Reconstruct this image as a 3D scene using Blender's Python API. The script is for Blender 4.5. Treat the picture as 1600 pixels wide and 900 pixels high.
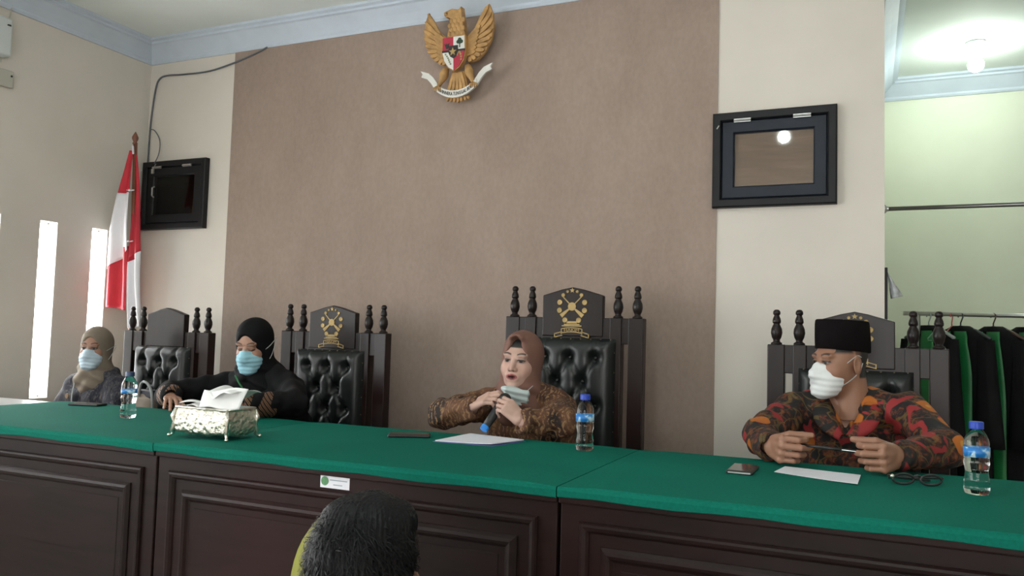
import bpy, math, random
import numpy as np
from mathutils import Vector, Matrix

random.seed(7); np.random.seed(7)
for _o in list(bpy.data.objects): bpy.data.objects.remove(_o)
S = bpy.context.scene
COL = S.collection

# ------------------------------------------------------------------ camera
cam = bpy.data.cameras.new('camera'); camo = bpy.data.objects.new('camera', cam); COL.objects.link(camo)
cam.sensor_width = 36.0; cam.lens = 1257.1/1600*36.0; cam.clip_start = 0.05
_r = Vector((0.9142, 0.4044, 0.0281)).normalized(); _f = Vector((-0.4054, 0.9121, 0.0606)).normalized()
_u = _r.cross(_f).normalized(); _r = _f.cross(_u)
camo.matrix_world = Matrix(((_r.x, _u.x, -_f.x, 0.0), (_r.y, _u.y, -_f.y, 0.0), (_r.z, _u.z, -_f.z, 1.41), (0, 0, 0, 1)))
S.camera = camo
# ------------------------------------------------------------------ light and exposure
W = bpy.data.worlds.new('daylight'); S.world = W; W.use_nodes = True
W.node_tree.nodes['Background'].inputs[0].default_value = (0.85, 0.93, 1.0, 1)
W.node_tree.nodes['Background'].inputs[1].default_value = 1.0
PANE_SLIT = 11.0      # daylight behind the slit windows
PANE_LEFT = 5.0      # glow of an added, unseen wide window in the left wall
PANE_REAR = 3.4      # glow of an added, unseen window at the back of the room
BULB = 120.0         # bulb above the public seats
BULB_ALCOVE = 78.0
VS = S.view_settings
VS.view_transform = 'Standard'; VS.look = 'None'; VS.gamma = 1.0; VS.exposure = 0.90
try: VS.use_curve_mapping = False
except Exception: pass

# ------------------------------------------------------------------ helpers: objects
WR = {}
def link(o): COL.objects.link(o); return o
def tag(o, label=None, cat=None, group=None, kind=None):
    if label: o['label'] = label
    if cat: o['category'] = cat
    if group: o['group'] = group
    if kind: o['kind'] = kind
    return o
def thing(name, label, cat, loc=(0, 0, 0), group=None, rz=0.0, world=False):
    o = link(bpy.data.objects.new(name, None)); o.location = loc; o.rotation_euler = (0, 0, rz); o.empty_display_size = 0.05
    if world: WR[o.name] = Vector(loc)
    return tag(o, label, cat, group)
def adopt(o, parent):
    if parent is not None:
        o.parent = parent
        if parent.name in WR: o.matrix_parent_inverse = Matrix.Translation(-WR[parent.name])
    return o
def rawmesh(name, v, f, smooth=False):
    me = bpy.data.meshes.new(name)
    if isinstance(v, np.ndarray) and isinstance(f, np.ndarray):
        n = f.shape[1]
        me.vertices.add(len(v)); me.vertices.foreach_set('co', np.ascontiguousarray(v, np.float32).ravel())
        me.loops.add(f.size); me.loops.foreach_set('vertex_index', np.ascontiguousarray(f, np.int32).ravel())
        me.polygons.add(len(f)); me.polygons.foreach_set('loop_start', np.arange(0, f.size, n, dtype=np.int32))
        me.update(calc_edges=True)
    else:
        me.from_pydata([tuple(p) for p in v], [], [tuple(q) for q in f]); me.update()
    if smooth: me.polygons.foreach_set('use_smooth', [True]*len(me.polygons))
    return me
def mkobj(name, v, f, m, parent=None, smooth=False, bevel=0.0, seg=2):
    me = rawmesh(name, v, f, smooth)
    o = link(bpy.data.objects.new(name, me))
    for mm in (m if isinstance(m, (list, tuple)) else [m]): me.materials.append(mm)
    if bevel > 0:
        b = o.modifiers.new('bevel', 'BEVEL'); b.width = bevel; b.segments = seg; b.limit_method = 'ANGLE'; b.angle_limit = 0.6
        for p in me.polygons: p.use_smooth = False
    return adopt(o, parent)
def copytree(o, parent=None):
    c = o.copy(); COL.objects.link(c)
    if parent is not None: c.parent = parent
    for ch in list(o.children): copytree(ch, c)
    return c

class MB:
    def __init__(s): s.v = []; s.f = []
    def add(s, v, f):
        n = len(s.v); s.v += [tuple(p) for p in v]; s.f += [tuple(i+n for i in q) for q in f]; return s
    def box(s, x0, x1, y0, y1, z0, z1):
        return s.add([(x0,y0,z0),(x1,y0,z0),(x1,y1,z0),(x0,y1,z0),(x0,y0,z1),(x1,y0,z1),(x1,y1,z1),(x0,y1,z1)],
                     [(0,3,2,1),(4,5,6,7),(0,1,5,4),(1,2,6,5),(2,3,7,6),(3,0,4,7)])
    def obox(s, c, ax, hx, hy, hz):
        c = Vector(c); X, Y, Z = [Vector(a).normalized() for a in ax]; P = []
        for sz in (-1, 1):
            for sx, sy in ((-1,-1),(1,-1),(1,1),(-1,1)): P.append(c + X*hx*sx + Y*hy*sy + Z*hz*sz)
        return s.add(P, [(0,3,2,1),(4,5,6,7),(0,1,5,4),(1,2,6,5),(2,3,7,6),(3,0,4,7)])
    def prism(s, poly, d0, d1, plane='xz', o=(0, 0, 0)):
        n = len(poly); V = []
        for d in (d0, d1):
            for a, b in poly:
                p = (a, d, b) if plane == 'xz' else ((a, b, d) if plane == 'xy' else (d, a, b))
                V.append((p[0]+o[0], p[1]+o[1], p[2]+o[2]))
        F = [tuple(range(n-1, -1, -1)), tuple(range(n, 2*n))] + [(i, (i+1) % n, n+(i+1) % n, n+i) for i in range(n)]
        return s.add(V, F)
    def tube(s, pts, r, n=8, cap=True):
        pts = [Vector(p) for p in pts]; m = len(pts); rr = r if isinstance(r, (list, tuple)) else [r]*m
        V = []; F = []; up = None
        for i, p in enumerate(pts):
            t = (pts[min(i+1, m-1)] - pts[max(i-1, 0)]).normalized()
            if up is None:
                up = Vector((0, 0, 1)) if abs(t.z) < 0.9 else Vector((0, 1, 0))
            a = t.cross(up).normalized(); b = a.cross(t).normalized(); up = b
            for k in range(n):
                an = 2*math.pi*k/n; V.append(p + a*math.cos(an)*rr[i] + b*math.sin(an)*rr[i])
        for i in range(m-1):
            for k in range(n): F.append((i*n+k, i*n+(k+1) % n, (i+1)*n+(k+1) % n, (i+1)*n+k))
        if cap: F += [tuple(range(n-1, -1, -1)), tuple(range((m-1)*n, m*n))]
        return s.add(V, F)
    def lathe(s, prof, c=(0, 0, 0), n=24, axis='z'):
        V = []; F = []; m = len(prof)
        for r, z in prof:
            for k in range(n):
                a = 2*math.pi*k/n
                p = (r*math.cos(a), r*math.sin(a), z) if axis == 'z' else (r*math.cos(a), z, r*math.sin(a))
                V.append((p[0]+c[0], p[1]+c[1], p[2]+c[2]))
        for i in range(m-1):
            for k in range(n): F.append((i*n+k, i*n+(k+1) % n, (i+1)*n+(k+1) % n, (i+1)*n+k))
        F += [tuple(range(n-1, -1, -1)), tuple(range((m-1)*n, m*n))]
        return s.add(V, F)
    def ball(s, c, r, n=10, sc=(1, 1, 1)):
        pr = [(max(1e-4, math.sin(math.pi*i/n))*r, -math.cos(math.pi*i/n)*r) for i in range(n+1)]
        k = len(s.v); s.lathe(pr, n=n+2)
        for i in range(k, len(s.v)):
            p = s.v[i]; s.v[i] = (p[0]*sc[0]+c[0], p[1]*sc[1]+c[1], p[2]*sc[2]+c[2])
        return s
    def frame(s, x0, x1, z0, z1, y, prof):
        V = []; F = []
        for ins, out in prof:
            V += [(x0+ins, y-out, z0+ins), (x1-ins, y-out, z0+ins), (x1-ins, y-out, z1-ins), (x0+ins, y-out, z1-ins)]
        for i in range(len(prof)-1):
            for k in range(4): F.append((i*4+k, i*4+(k+1) % 4, (i+1)*4+(k+1) % 4, (i+1)*4+k))
        return s.add(V, F)
    def loft(s, rings, close=True):
        n = len(rings[0]); V = [p for r in rings for p in r]; F = []
        for i in range(len(rings)-1):
            for k in range(n): F.append((i*n+k, i*n+(k+1) % n, (i+1)*n+(k+1) % n, (i+1)*n+k))
        if close: F += [tuple(range(n-1, -1, -1)), tuple(range((len(rings)-1)*n, len(rings)*n))]
        return s.add(V, F)
    def sheet(s, nu, nv, fn, th=0.0):
        V = [fn(i/nu, j/nv) for j in range(nv+1) for i in range(nu+1)]
        F = [(j*(nu+1)+i, j*(nu+1)+i+1, (j+1)*(nu+1)+i+1, (j+1)*(nu+1)+i) for j in range(nv) for i in range(nu)]
        return s.add(V, F)
    def build(s, name, m, parent=None, smooth=False, bevel=0.0, seg=2, solid=0.0):
        o = mkobj(name, s.v, s.f, m, parent, smooth, bevel, seg)
        if solid:
            q = o.modifiers.new('solid', 'SOLIDIFY'); q.thickness = solid; q.offset = 0
        return o
def struct(name, mb, m, bevel=0.0, parent=None, smooth=False):
    o = mb.build(name, m, parent, bevel=bevel, smooth=smooth)
    if parent is None: o['kind'] = 'structure'
    return o
def text_mesh(body, size, extrude):
    cu = bpy.data.curves.new('lettering', 'FONT'); cu.body = body; cu.size = size; cu.extrude = extrude
    cu.align_x = 'CENTER'; cu.align_y = 'CENTER'; cu.resolution_u = 2
    o = bpy.data.objects.new('lettering_tmp', cu); COL.objects.link(o)
    dg = bpy.context.evaluated_depsgraph_get()
    me = bpy.data.meshes.new_from_object(o.evaluated_get(dg))
    v = [tuple(x.co) for x in me.vertices]; f = [tuple(p.vertices) for p in me.polygons]
    bpy.data.objects.remove(o); bpy.data.curves.remove(cu); bpy.data.meshes.remove(me)
    return v, f

# ------------------------------------------------------------------ helpers: materials
def srgb(r, g, b):
    return tuple(((c/255)/12.92 if c/255 <= 0.04045 else ((c/255+0.055)/1.055)**2.4) for c in (r, g, b)) + (1.0,)
class NT:
    def __init__(s, name):
        s.m = bpy.data.materials.new(name); s.m.use_nodes = True; s.t = s.m.node_tree; s.n = s.t.nodes; s.l = s.t.links
        s.b = s.n['Principled BSDF']; s.co = None
    def node(s, typ, **kw):
        x = s.n.new(typ)
        for k, v in kw.items():
            if k in x.inputs: x.inputs[k].default_value = v
            else: setattr(x, k, v)
        return x
    def coord(s, scale=(1, 1, 1), kind='Object'):
        tc = s.node('ShaderNodeTexCoord'); mp = s.node('ShaderNodeMapping'); mp.inputs['Scale'].default_value = scale
        s.l.new(tc.outputs[kind], mp.inputs[0]); return mp.outputs[0]
    def noise(s, sc, detail=4, rough=0.55, co=None, dist=0.0):
        x = s.node('ShaderNodeTexNoise', Scale=sc, Detail=detail, Roughness=rough, Distortion=dist); s.l.new(co or s.coord(), x.inputs['Vector']); return x.outputs['Fac']
    def vor(s, sc, feature='F1', co=None, out='Distance', rand=1.0):
        x = s.node('ShaderNodeTexVoronoi'); x.feature = feature; x.inputs['Scale'].default_value = sc; x.inputs['Randomness'].default_value = rand
        s.l.new(co or s.coord(), x.inputs['Vector']); return x.outputs[out]
    def ramp(s, src, stops, interp='LINEAR'):
        x = s.node('ShaderNodeValToRGB'); cr = x.color_ramp; cr.interpolation = interp
        while len(cr.elements) < len(stops): cr.elements.new(0.5)
        for e, (p, c) in zip(cr.elements, stops): e.position = p; e.color = c if len(c) == 4 else (*c, 1)
        s.l.new(src, x.inputs[0]); return x.outputs[0]
    def mix(s, fac, a, b, typ='MIX'):
        x = s.node('ShaderNodeMix'); x.data_type = 'RGBA'; x.blend_type = typ
        for sock, val in ((x.inputs[0], fac), (x.inputs[6], a), (x.inputs[7], b)):
            if isinstance(val, bpy.types.NodeSocket): s.l.new(val, sock)
            else: sock.default_value = val
        return x.outputs[2]
    def math(s, op, a, b=0.0):
        x = s.node('ShaderNodeMath'); x.operation = op
        for i, val in enumerate((a, b)):
            if isinstance(val, bpy.types.NodeSocket): s.l.new(val, x.inputs[i])
            else: x.inputs[i].default_value = val
        return x.outputs[0]
    def color(s, src):
        if isinstance(src, bpy.types.NodeSocket): s.l.new(src, s.b.inputs['Base Color'])
        else: s.b.inputs['Base Color'].default_value = src
    def bump(s, src, strength=0.2, dist=0.01):
        x = s.node('ShaderNodeBump', Strength=strength, Distance=dist); s.l.new(src, x.inputs['Height']); s.l.new(x.outputs[0], s.b.inputs['Normal'])
    def set(s, **kw):
        for k, v in kw.items(): s.b.inputs[k.replace('_', ' ')].default_value = v
        return s
BW = lambda a: (a, a, a, 1)
def mat(name, c, rough=0.6, metal=0.0, var=0.12, vscale=6.0, bump=0.0, bscale=40.0, bdist=0.004, stretch=(1, 1, 1), **kw):
    t = NT(name); t.set(Roughness=rough, Metallic=metal, **kw)
    if var > 0:
        co = t.coord(stretch); n = t.noise(vscale, co=co)
        d = tuple(x*(1-var) for x in c[:3])+(1,); l = tuple(min(1, x*(1+var)) for x in c[:3])+(1,)
        t.color(t.ramp(n, [(0.3, d), (0.7, l)]))
    else: t.color(c)
    if bump > 0: t.bump(t.noise(bscale, co=t.coord(stretch)), bump, bdist)
    return t.m
def emit(name, c, strength):
    t = NT(name); t.color((0.9, 0.9, 0.9, 1)); t.b.inputs['Emission Color'].default_value = c; t.b.inputs['Emission Strength'].default_value = strength
    return t.m

M = {}
M['cream'] = mat('cream_paint', (0.69, 0.64, 0.575, 1), 0.7, var=0.04, vscale=2.5, bump=0.12, bscale=70)
M['ceiling'] = mat('ceiling_white', (0.76, 0.81, 0.78, 1), 0.8, var=0.03, vscale=2)
M['cornice'] = mat('cornice_pale_blue', (0.56, 0.63, 0.72, 1), 0.6, var=0.06, vscale=5)
M['mint'] = mat('alcove_paint', (0.70, 0.74, 0.60, 1), 0.65, var=0.04, vscale=2.0)
def brown_panel():
    t = NT('brown_wallpaper'); t.set(Roughness=0.75)
    a = t.noise(3.0, 5, 0.65, t.coord((1, 1, 0.5))); b = t.noise(60, 3, 0.6, t.coord((1, 1, 0.6)))
    c1 = t.ramp(a, [(0.32, (0.300, 0.222, 0.182, 1)), (0.68, (0.350, 0.266, 0.222, 1))])
    c2 = t.ramp(b, [(0.35, BW(0.94)), (0.65, BW(1.04))])
    t.color(t.mix(1.0, c1, c2, 'MULTIPLY')); t.bump(b, 0.05, 0.003); return t.m
M['brown'] = brown_panel()
def wood(name, c1, c2, rough=0.32, axis=(8, 8, 1.2), spec=0.5, red=0.7):
    t = NT(name); t.set(Roughness=rough); t.b.inputs['Specular IOR Level'].default_value = spec
    n = t.noise(3.0, 6, 0.6, t.coord(axis), 0.6); g = t.noise(1.3, 2, 0.5, t.coord())
    col = t.ramp(n, [(0.3, c1), (0.7, c2)])
    t.color(t.mix(t.ramp(g, [(0.45, BW(0)), (0.75, BW(red))]), col, (0.030, 0.0065, 0.006, 1)))
    t.bump(n, 0.05, 0.002); return t.m
M['desk'] = wood('desk_dark_mahogany', (0.010, 0.0058, 0.0055, 1), (0.019, 0.0105, 0.0095, 1), 0.42, (1.2, 6, 8), 0.16)
M['chairwood'] = wood('chair_dark_wood', (0.008, 0.0048, 0.0048, 1), (0.015, 0.008, 0.0075, 1), 0.34, spec=0.33)
M['leather'] = mat('black_leather', (0.008, 0.0105, 0.0105, 1), 0.36, var=0.15, vscale=30, bump=0.15, bscale=160, bdist=0.001)
M['gold'] = mat('gold_paint', (0.40, 0.28, 0.11, 1), 0.5, 0.3, var=0.15, vscale=40)
M['brass'] = mat('dull_brass', (0.22, 0.18, 0.11, 1), 0.4, 0.7, var=0.1)
def felt():
    t = NT('green_felt'); t.set(Roughness=0.82)
    n = t.noise(140, 3, 0.6); a = t.noise(1.6, 3, 0.5)
    c = t.ramp(a, [(0.3, (0.004, 0.118, 0.084, 1)), (0.7, (0.006, 0.150, 0.106, 1))])
    t.color(t.mix(1.0, c, t.ramp(n, [(0.3, BW(0.86)), (0.7, BW(1.08))]), 'MULTIPLY'))
    t.b.inputs['Specular IOR Level'].default_value = 0.06
    t.bump(n, 0.12, 0.001); return t.m
M['felt'] = felt()
M['black'] = mat('black_plastic', (0.012, 0.012, 0.013, 1), 0.35, var=0.0)
M['blackframe'] = mat('black_painted_wood', (0.010, 0.010, 0.012, 1), 0.45, var=0.15, vscale=12, bump=0.1, bscale=40, Specular_IOR_Level=0.25)
M['bluesash'] = mat('blue_black_sash_paint', (0.011, 0.015, 0.026, 1), 0.42, var=0.2, vscale=9, Specular_IOR_Level=0.28)
M['ply'] = wood('plywood_backing', (0.24, 0.155, 0.10, 1), (0.36, 0.245, 0.165, 1), 0.55, (1, 1, 7), red=0.0)
M['steel'] = mat('brushed_steel', (0.55, 0.55, 0.54, 1), 0.3, 0.9, var=0.05)
M['darksteel'] = mat('grey_steel_pipe', (0.20, 0.20, 0.19, 1), 0.3, 0.85, var=0.05)
M['white'] = mat('white_plastic', (0.62, 0.66, 0.66, 1), 0.45, var=0.03)
M['ivory'] = mat('ivory_plastic', (0.50, 0.49, 0.42, 1), 0.5, var=0.05)
M['paper'] = mat('white_paper', (0.74, 0.74, 0.80, 1), 0.7, var=0.02)
M['red'] = mat('red_satin', (0.50, 0.012, 0.030, 1), 0.6, var=0.15, vscale=5)
M['flagwhite'] = mat('white_satin', (0.78, 0.77, 0.82, 1), 0.6, var=0.04, vscale=5)
M['pole'] = wood('flag_pole_wood', (0.16, 0.055, 0.03, 1), (0.24, 0.09, 0.05, 1), 0.4, red=0.0)
M['cable'] = mat('grey_cable', (0.11, 0.12, 0.14, 1), 0.5, var=0.0)
M['dais'] = mat('dais_tile', (0.45, 0.43, 0.40, 1), 0.35, var=0.08)
M['floor'] = mat('floor_tile', (0.55, 0.53, 0.50, 1), 0.3, var=0.06)
M['greytop'] = mat('pale_grey_laminate', (0.42, 0.42, 0.41, 1), 0.3, var=0.04)
def glass(name, c, rough=0.0, ior=1.45):
    t = NT(name); t.color(c); t.set(Roughness=rough, IOR=ior); t.b.inputs['Transmission Weight'].default_value = 1.0; return t.m
M['water'] = glass('clear_water_bottle', (0.93, 0.98, 1.0, 1), 0.02, 1.30)
def pane_glass():
    t = NT('window_glass'); tr = t.node('ShaderNodeBsdfTransparent'); gl = t.node('ShaderNodeBsdfGlossy'); gl.inputs['Roughness'].default_value = 0.03
    fr = t.node('ShaderNodeFresnel'); fr.inputs[0].default_value = 1.38; mx = t.node('ShaderNodeMixShader')
    tr.inputs[0].default_value = (0.92, 0.92, 0.92, 1)
    t.l.new(fr.outputs[0], mx.inputs[0]); t.l.new(tr.outputs[0], mx.inputs[1]); t.l.new(gl.outputs[0], mx.inputs[2])
    t.l.new(mx.outputs[0], t.n['Material Output'].inputs[0]); return t.m
M['pane'] = pane_glass()
M['slit'] = emit('frosted_pane_daylight', (0.95, 0.98, 1.0, 1), PANE_SLIT)
M['rear'] = emit('window_pane_daylight', (1.0, 0.99, 0.97, 1), PANE_REAR)
M['added_leftpane'] = emit('added_side_window_glow', (0.97, 0.99, 1.0, 1), PANE_LEFT)
M['bulb'] = emit('lit_bulb', (0.90, 1.0, 0.95, 1), BULB)
M['bulb_alcove'] = emit('lit_alcove_bulb', (0.90, 1.0, 0.92, 1), BULB_ALCOVE)
M['capblue'] = mat('blue_cap', (0.012, 0.05, 0.42, 1), 0.4, var=0.0)

# ================================================================== SETTING
XL, YB, XE = -4.346, 3.80, 0.062
ZC, ZK, ZD = 3.27, 3.135, 0.30          # ceiling, cornice foot, dais
TT = 1.05                               # desk top
struct('floor', MB().box(-4.5, 2.75, -3.75, 1.55, -0.1, 0.0), M['floor'])
struct('floor_dais', MB().box(-4.5, 2.75, 1.55, 6.3, -0.1, ZD), M['dais'])
struct('ceiling', MB().box(-4.5, 2.75, -3.75, 6.3, ZC, ZC+0.1), M['ceiling'])
wb = struct('wall_back', MB().box(-4.5, XE, YB, YB+0.15, ZD, ZC), M['cream'])
struct('brown_wallpaper_panel', MB().box(-3.625, -0.652, YB-0.006, YB, ZD, ZC), M['brown'], parent=wb)
struct('wall_alcove_side', MB().box(XE-0.15, XE, YB+0.15, 6.15, ZD, ZC), M['mint'])
struct('wall_alcove_back', MB().box(XE-0.15, 2.6, 6.15, 6.3, ZD, ZC), M['mint'])
struct('wall_right', MB().box(2.6, 2.75, -3.6, 6.15, 0, ZC), M['cream'])
# left wall with a row of tall slit windows
ZS0, ZS1, SW = 0.985, 2.003, 0.108
slits = [3.430-0.339*i for i in range(8)]
mb = MB()
YW0, YW1, ZW0, ZW1 = -2.7, 0.6, 0.9, 2.45     # added wide side window, out of view, for daylight from the left
mb.box(XL-0.15, XL, 0.8, YB, 0, ZS0).box(XL-0.15, XL, 0.8, YB, ZS1, ZC)
mb.box(XL-0.15, XL, -3.6, 0.8, 0, ZW0).box(XL-0.15, XL, -3.6, 0.8, ZW1, ZC).box(XL-0.15, XL, -3.6, YW0, ZW0, ZW1).box(XL-0.15, XL, YW1, 0.8, ZW0, ZW1)
edges = [0.8]
for y in sorted(slits): edges += [y, y+SW]
edges.append(YB)
for a, b in zip(edges[0::2], edges[1::2]): mb.box(XL-0.15, XL, a, b, ZS0, ZS1)
struct('wall_left', mb, M['cream'])
for i, y in enumerate(slits):
    o = struct('window_%d' % (i+1), MB().box(XL-0.105, XL-0.095, y, y+SW, ZS0, ZS1), M['slit'])
    fr = MB()
    fr.box(XL-0.12, XL-0.075, y, y+0.008, ZS0, ZS1).box(XL-0.12, XL-0.075, y+SW-0.008, y+SW, ZS0, ZS1).box(XL-0.12, XL-0.075, y, y+SW, ZS1-0.008, ZS1).box(XL-0.12, XL-0.075, y, y+SW, ZS0, ZS0+0.008)
    struct('window_frame', fr, M['white'], parent=o)
o = struct('window_20', MB().box(XL-0.105, XL-0.095, YW0, YW1, ZW0, ZW1), M['added_leftpane'])  # glowing pane of the added side window
fr = MB()
for y in (YW0, YW0+1.08, YW0+2.17, YW1-0.05): fr.box(XL-0.12, XL-0.06, y, y+0.05, ZW0, ZW1)
for z in (ZW0, ZW1-0.05): fr.box(XL-0.12, XL-0.06, YW0, YW1, z, z+0.05)
struct('window_frame', fr, M['blackframe'], parent=o)
# rear wall with one wide window, added behind the camera for daylight
RW = [(-0.9, 2.1)]
mb = MB().box(-4.5, 2.75, -3.75, -3.6, 0, 0.9).box(-4.5, 2.75, -3.75, -3.6, 2.6, ZC)
xs = [-4.5] + [v for a in RW for v in a] + [2.75]
for a, b in zip(xs[0::2], xs[1::2]): mb.box(a, b, -3.75, -3.6, 0.9, 2.6)
struct('wall_rear', mb, M['cream'])
for i, (a, b) in enumerate(RW):
    o = struct('window_%d' % (21+i), MB().box(a, b, -3.70, -3.69, 0.9, 2.6), M['rear'])  # glowing pane of the added rear window
    fr = MB()
    for x in (a, (a+b)/2-0.025, b-0.05): fr.box(x, x+0.05, -3.69, -3.62, 0.9, 2.6)
    for z in (0.9, 1.95, 2.55): fr.box(a, b, -3.69, -3.63, z, z+0.05)
    struct('window_frame', fr, M['blackframe'], parent=o)
# cornices
PROF = [(0.0, ZK), (0.012, ZK), (0.02, ZK+0.012), (0.02, ZK+0.025), (0.05, ZK+0.06), (0.085, ZK+0.095), (0.10, ZK+0.10), (0.10, ZK+0.113), (0.118, ZK+0.12), (0.118, ZC), (0.0, ZC)]
def cornice(name, pts):                  # pts: polyline with inward normals
    mb = MB(); rings = [[(p[0]+n[0]*o, p[1]+n[1]*o, z) for o, z in PROF] for p, n in pts]
    mb.loft(rings); o = mb.build(name, M['cornice']); o['kind'] = 'structure'; return o
cornice('trim_1', [((XL, -3.6), (1, 0)), ((XL, YB), (1, -1)), ((XE, YB), (0, -1))])
cornice('trim_2', [((XE, YB+0.15), (1, 0)), ((XE, 6.15), (1, -1)), ((2.6, 6.15), (-1, -1)), ((2.6, -3.6), (-1, 0))])

# ------------------------------------------------------------------ two black hatch windows on the back wall
def hatch(n, x0, x1, label, blue):
    z0, z1 = 2.034, 2.478; Y = YB
    o = thing('window_%d' % n, label, 'window', ((x0+x1)/2, Y, z0), world=True); o['kind'] = 'structure'
    MB().frame(x0, x1, z0, z1, Y, [(0, 0), (0, 0.035), (0.006, 0.04), (0.034, 0.04), (0.04, 0.03), (0.04, 0.0)]).build('frame', M['blackframe'], o)
    sash = MB().frame(x0+0.042, x1-0.042, z0+0.042, z1-0.042, Y, [(0, 0), (0, 0.026), (0.004, 0.03), (0.05, 0.03), (0.056, 0.022), (0.056, 0.0)]).build('sash', M['bluesash'] if blue else M['blackframe'], o)
    MB().box(x0+0.095, x1-0.095, Y-0.003, Y-0.0005, z0+0.095, z1-0.095).build('plywood_backing', M['ply'], o)
    MB().box(x0+0.096, x1-0.096, Y-0.018, Y-0.014, z0+0.096, z1-0.096).build('pane', M['pane'], o)
    for fx in (0.18, 0.66):
        h = x0+(x1-x0)*fx
        MB().box(h, h+0.075, Y-0.044, Y-0.039, z1-0.05, z1-0.034).tube([(h, Y-0.046, z1-0.042), (h+0.075, Y-0.046, z1-0.042)], 0.005).build('hinge', M['steel'], o)
    if not blue:
        MB().tube([(x0+0.11, Y-0.034, z0+0.21), (x0+0.11, Y-0.05, z0+0.22), (x0+0.11, Y-0.05, z0+0.27), (x0+0.11, Y-0.034, z0+0.28)], 0.005).build('pull_handle', M['steel'], o)
        MB().box(x0+0.09, x0+0.11, Y-0.048, Y-0.038, z1-0.08, z1-0.05).tube([(x0+0.10, Y-0.046, z1-0.06), (x0+0.13, Y-0.05, z1-0.02)], 0.003).build('latch', M['steel'], o)
    else:
        MB().tube([(x0+0.02, Y-0.045, z1-0.075), (x0+0.03, Y-0.045, z1-0.06)], 0.003).build('latch', M['steel'], o)
hatch(31, -4.334, -3.795, 'small black wall hatch with dark glass beside the red and white flag', False)
hatch(32, -0.668, -0.128, 'small black wall hatch with blue-black sash and lamp reflection in its glass', True)

# ------------------------------------------------------------------ lamps
def ceiling_lamp(x, y, label, zb, bm='bulb'):
    o = thing('ceiling_lamp', label, 'lamp', (x, y, ZC))
    MB().lathe([(0.055, -0.001), (0.055, -0.02), (0.035, -0.035), (0.024, -0.04), (0.024, zb+0.055), (0.02, zb+0.05)], n=20).build('lamp_holder', M['white'], o, smooth=True)
    pr = [(0.018, zb+0.05), (0.024, zb+0.03)] + [(0.045*math.sin(a), zb-0.01-0.045*math.cos(a)+0.0) for a in [math.pi*(0.78-0.78*i/9) for i in range(10)]]
    MB().lathe([(max(r, 0.001), z) for r, z in pr], n=18).build('bulb', M[bm], o, smooth=True)
ceiling_lamp(0.59, 5.48, 'lit white bulb on the ceiling of the robing alcove', -0.13, 'bulb_alcove')
ceiling_lamp(-0.62, 0.92, 'lit white bulb on the ceiling above the public seats', -0.20)

# ================================================================== DESKS
YF, YK = 1.88, 2.65
def desk(x0, x1, label, clabel):
    o = thing('judges_desk', label, 'desk', ((x0+x1)/2, (YF+YK)/2, ZD), 'panelled desks of the bench', world=True)
    MB().box(x0+0.004, x1-0.004, YF+0.02, YK-0.03, ZD, TT-0.045).build('body', M['desk'], o, bevel=0.004)
    MB().box(x0+0.002, x1-0.002, YF+0.006, YK-0.006, TT-0.045, TT-0.006).build('top_board', M['desk'], o, bevel=0.004)
    a, b, z1, z0 = x0+0.055, x1-0.055, TT-0.085, ZD+0.08
    P1 = [(0, 0), (0, 0.006), (0.004, 0.012), (0.010, 0.013), (0.018, 0.010), (0.024, 0.004), (0.026, 0.0)]
    MB().frame(a, b, z0, z1, YF+0.02, P1).build('outer_moulding', M['desk'], o, bevel=0)
    MB().frame(a+0.055, b-0.055, z0+0.055, z1-0.055, YF+0.02, [(0, 0), (0, 0.004), (0.008, 0.012), (0.016, 0.014), (0.024, 0.010), (0.030, 0.003), (0.034, 0.0)]).build('inner_moulding', M['desk'], o, bevel=0)
    MB().frame(a+0.105, b-0.105, z0+0.105, z1-0.105, YF+0.021, [(0, 0), (0.003, 0.003), (0.5*(z1-z0-0.21)-0.001, 0.003)]).build('raised_panel', M['desk'], o)
    MB().box(x0+0.01, x1-0.01, YF+0.008, YF+0.03, ZD, ZD+0.06).build('plinth', M['desk'], o, bevel=0.003)
    # the felt: top sheet with rounded front and back drop
    prof = [(YF+0.004, TT-0.030), (YF-0.001, TT-0.028), (YF-0.003, TT-0.012), (YF+0.000, TT-0.004), (YF+0.006, TT), (YF+0.2, TT), (YK-0.2, TT), (YK-0.006, TT), (YK, TT-0.004), (YK+0.003, TT-0.012), (YK+0.001, TT-0.034), (YK-0.003, TT-0.036)]
    inn = [(YK-0.004, TT-0.034), (YK-0.004, TT-0.010), (YK-0.02, TT-0.0055), (YF+0.02, TT-0.0055), (YF+0.005, TT-0.010)]
    loop = prof+inn; n = 14; rings = []
    for i in range(n+1):
        x = x0+0.0015+(x1-x0-0.003)*i/n; w = 0.0025*math.sin(i*1.7+x0*9)
        e = -0.004 if i in (0, n) else 0.0
        rings.append([(x, y, z+(w if (z < TT-0.02) else (e if z > TT-0.003 else 0))) for y, z in loop])
    c = MB().loft(rings).build('green_tablecloth', M['felt'], smooth=False)
    tag(c, clabel, 'tablecloth', 'green desk cloths')
    return o
DX = [-3.50, -2.05, -0.70, 0.65, 2.0]
desk(DX[0], DX[1], 'dark panelled desk at the left end of the bench, below the slit windows', 'green felt cloth on the left end desk, under the leftmost water bottle')
d2 = desk(DX[1], DX[2], 'dark panelled desk with the white sticker, behind the audience head', 'green felt cloth on the middle desk, under the paper and the phone')
desk(DX[2], DX[3], 'dark panelled desk in front of the man in the black cap', 'green felt cloth on the right desk, under the rightmost water bottle')
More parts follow.
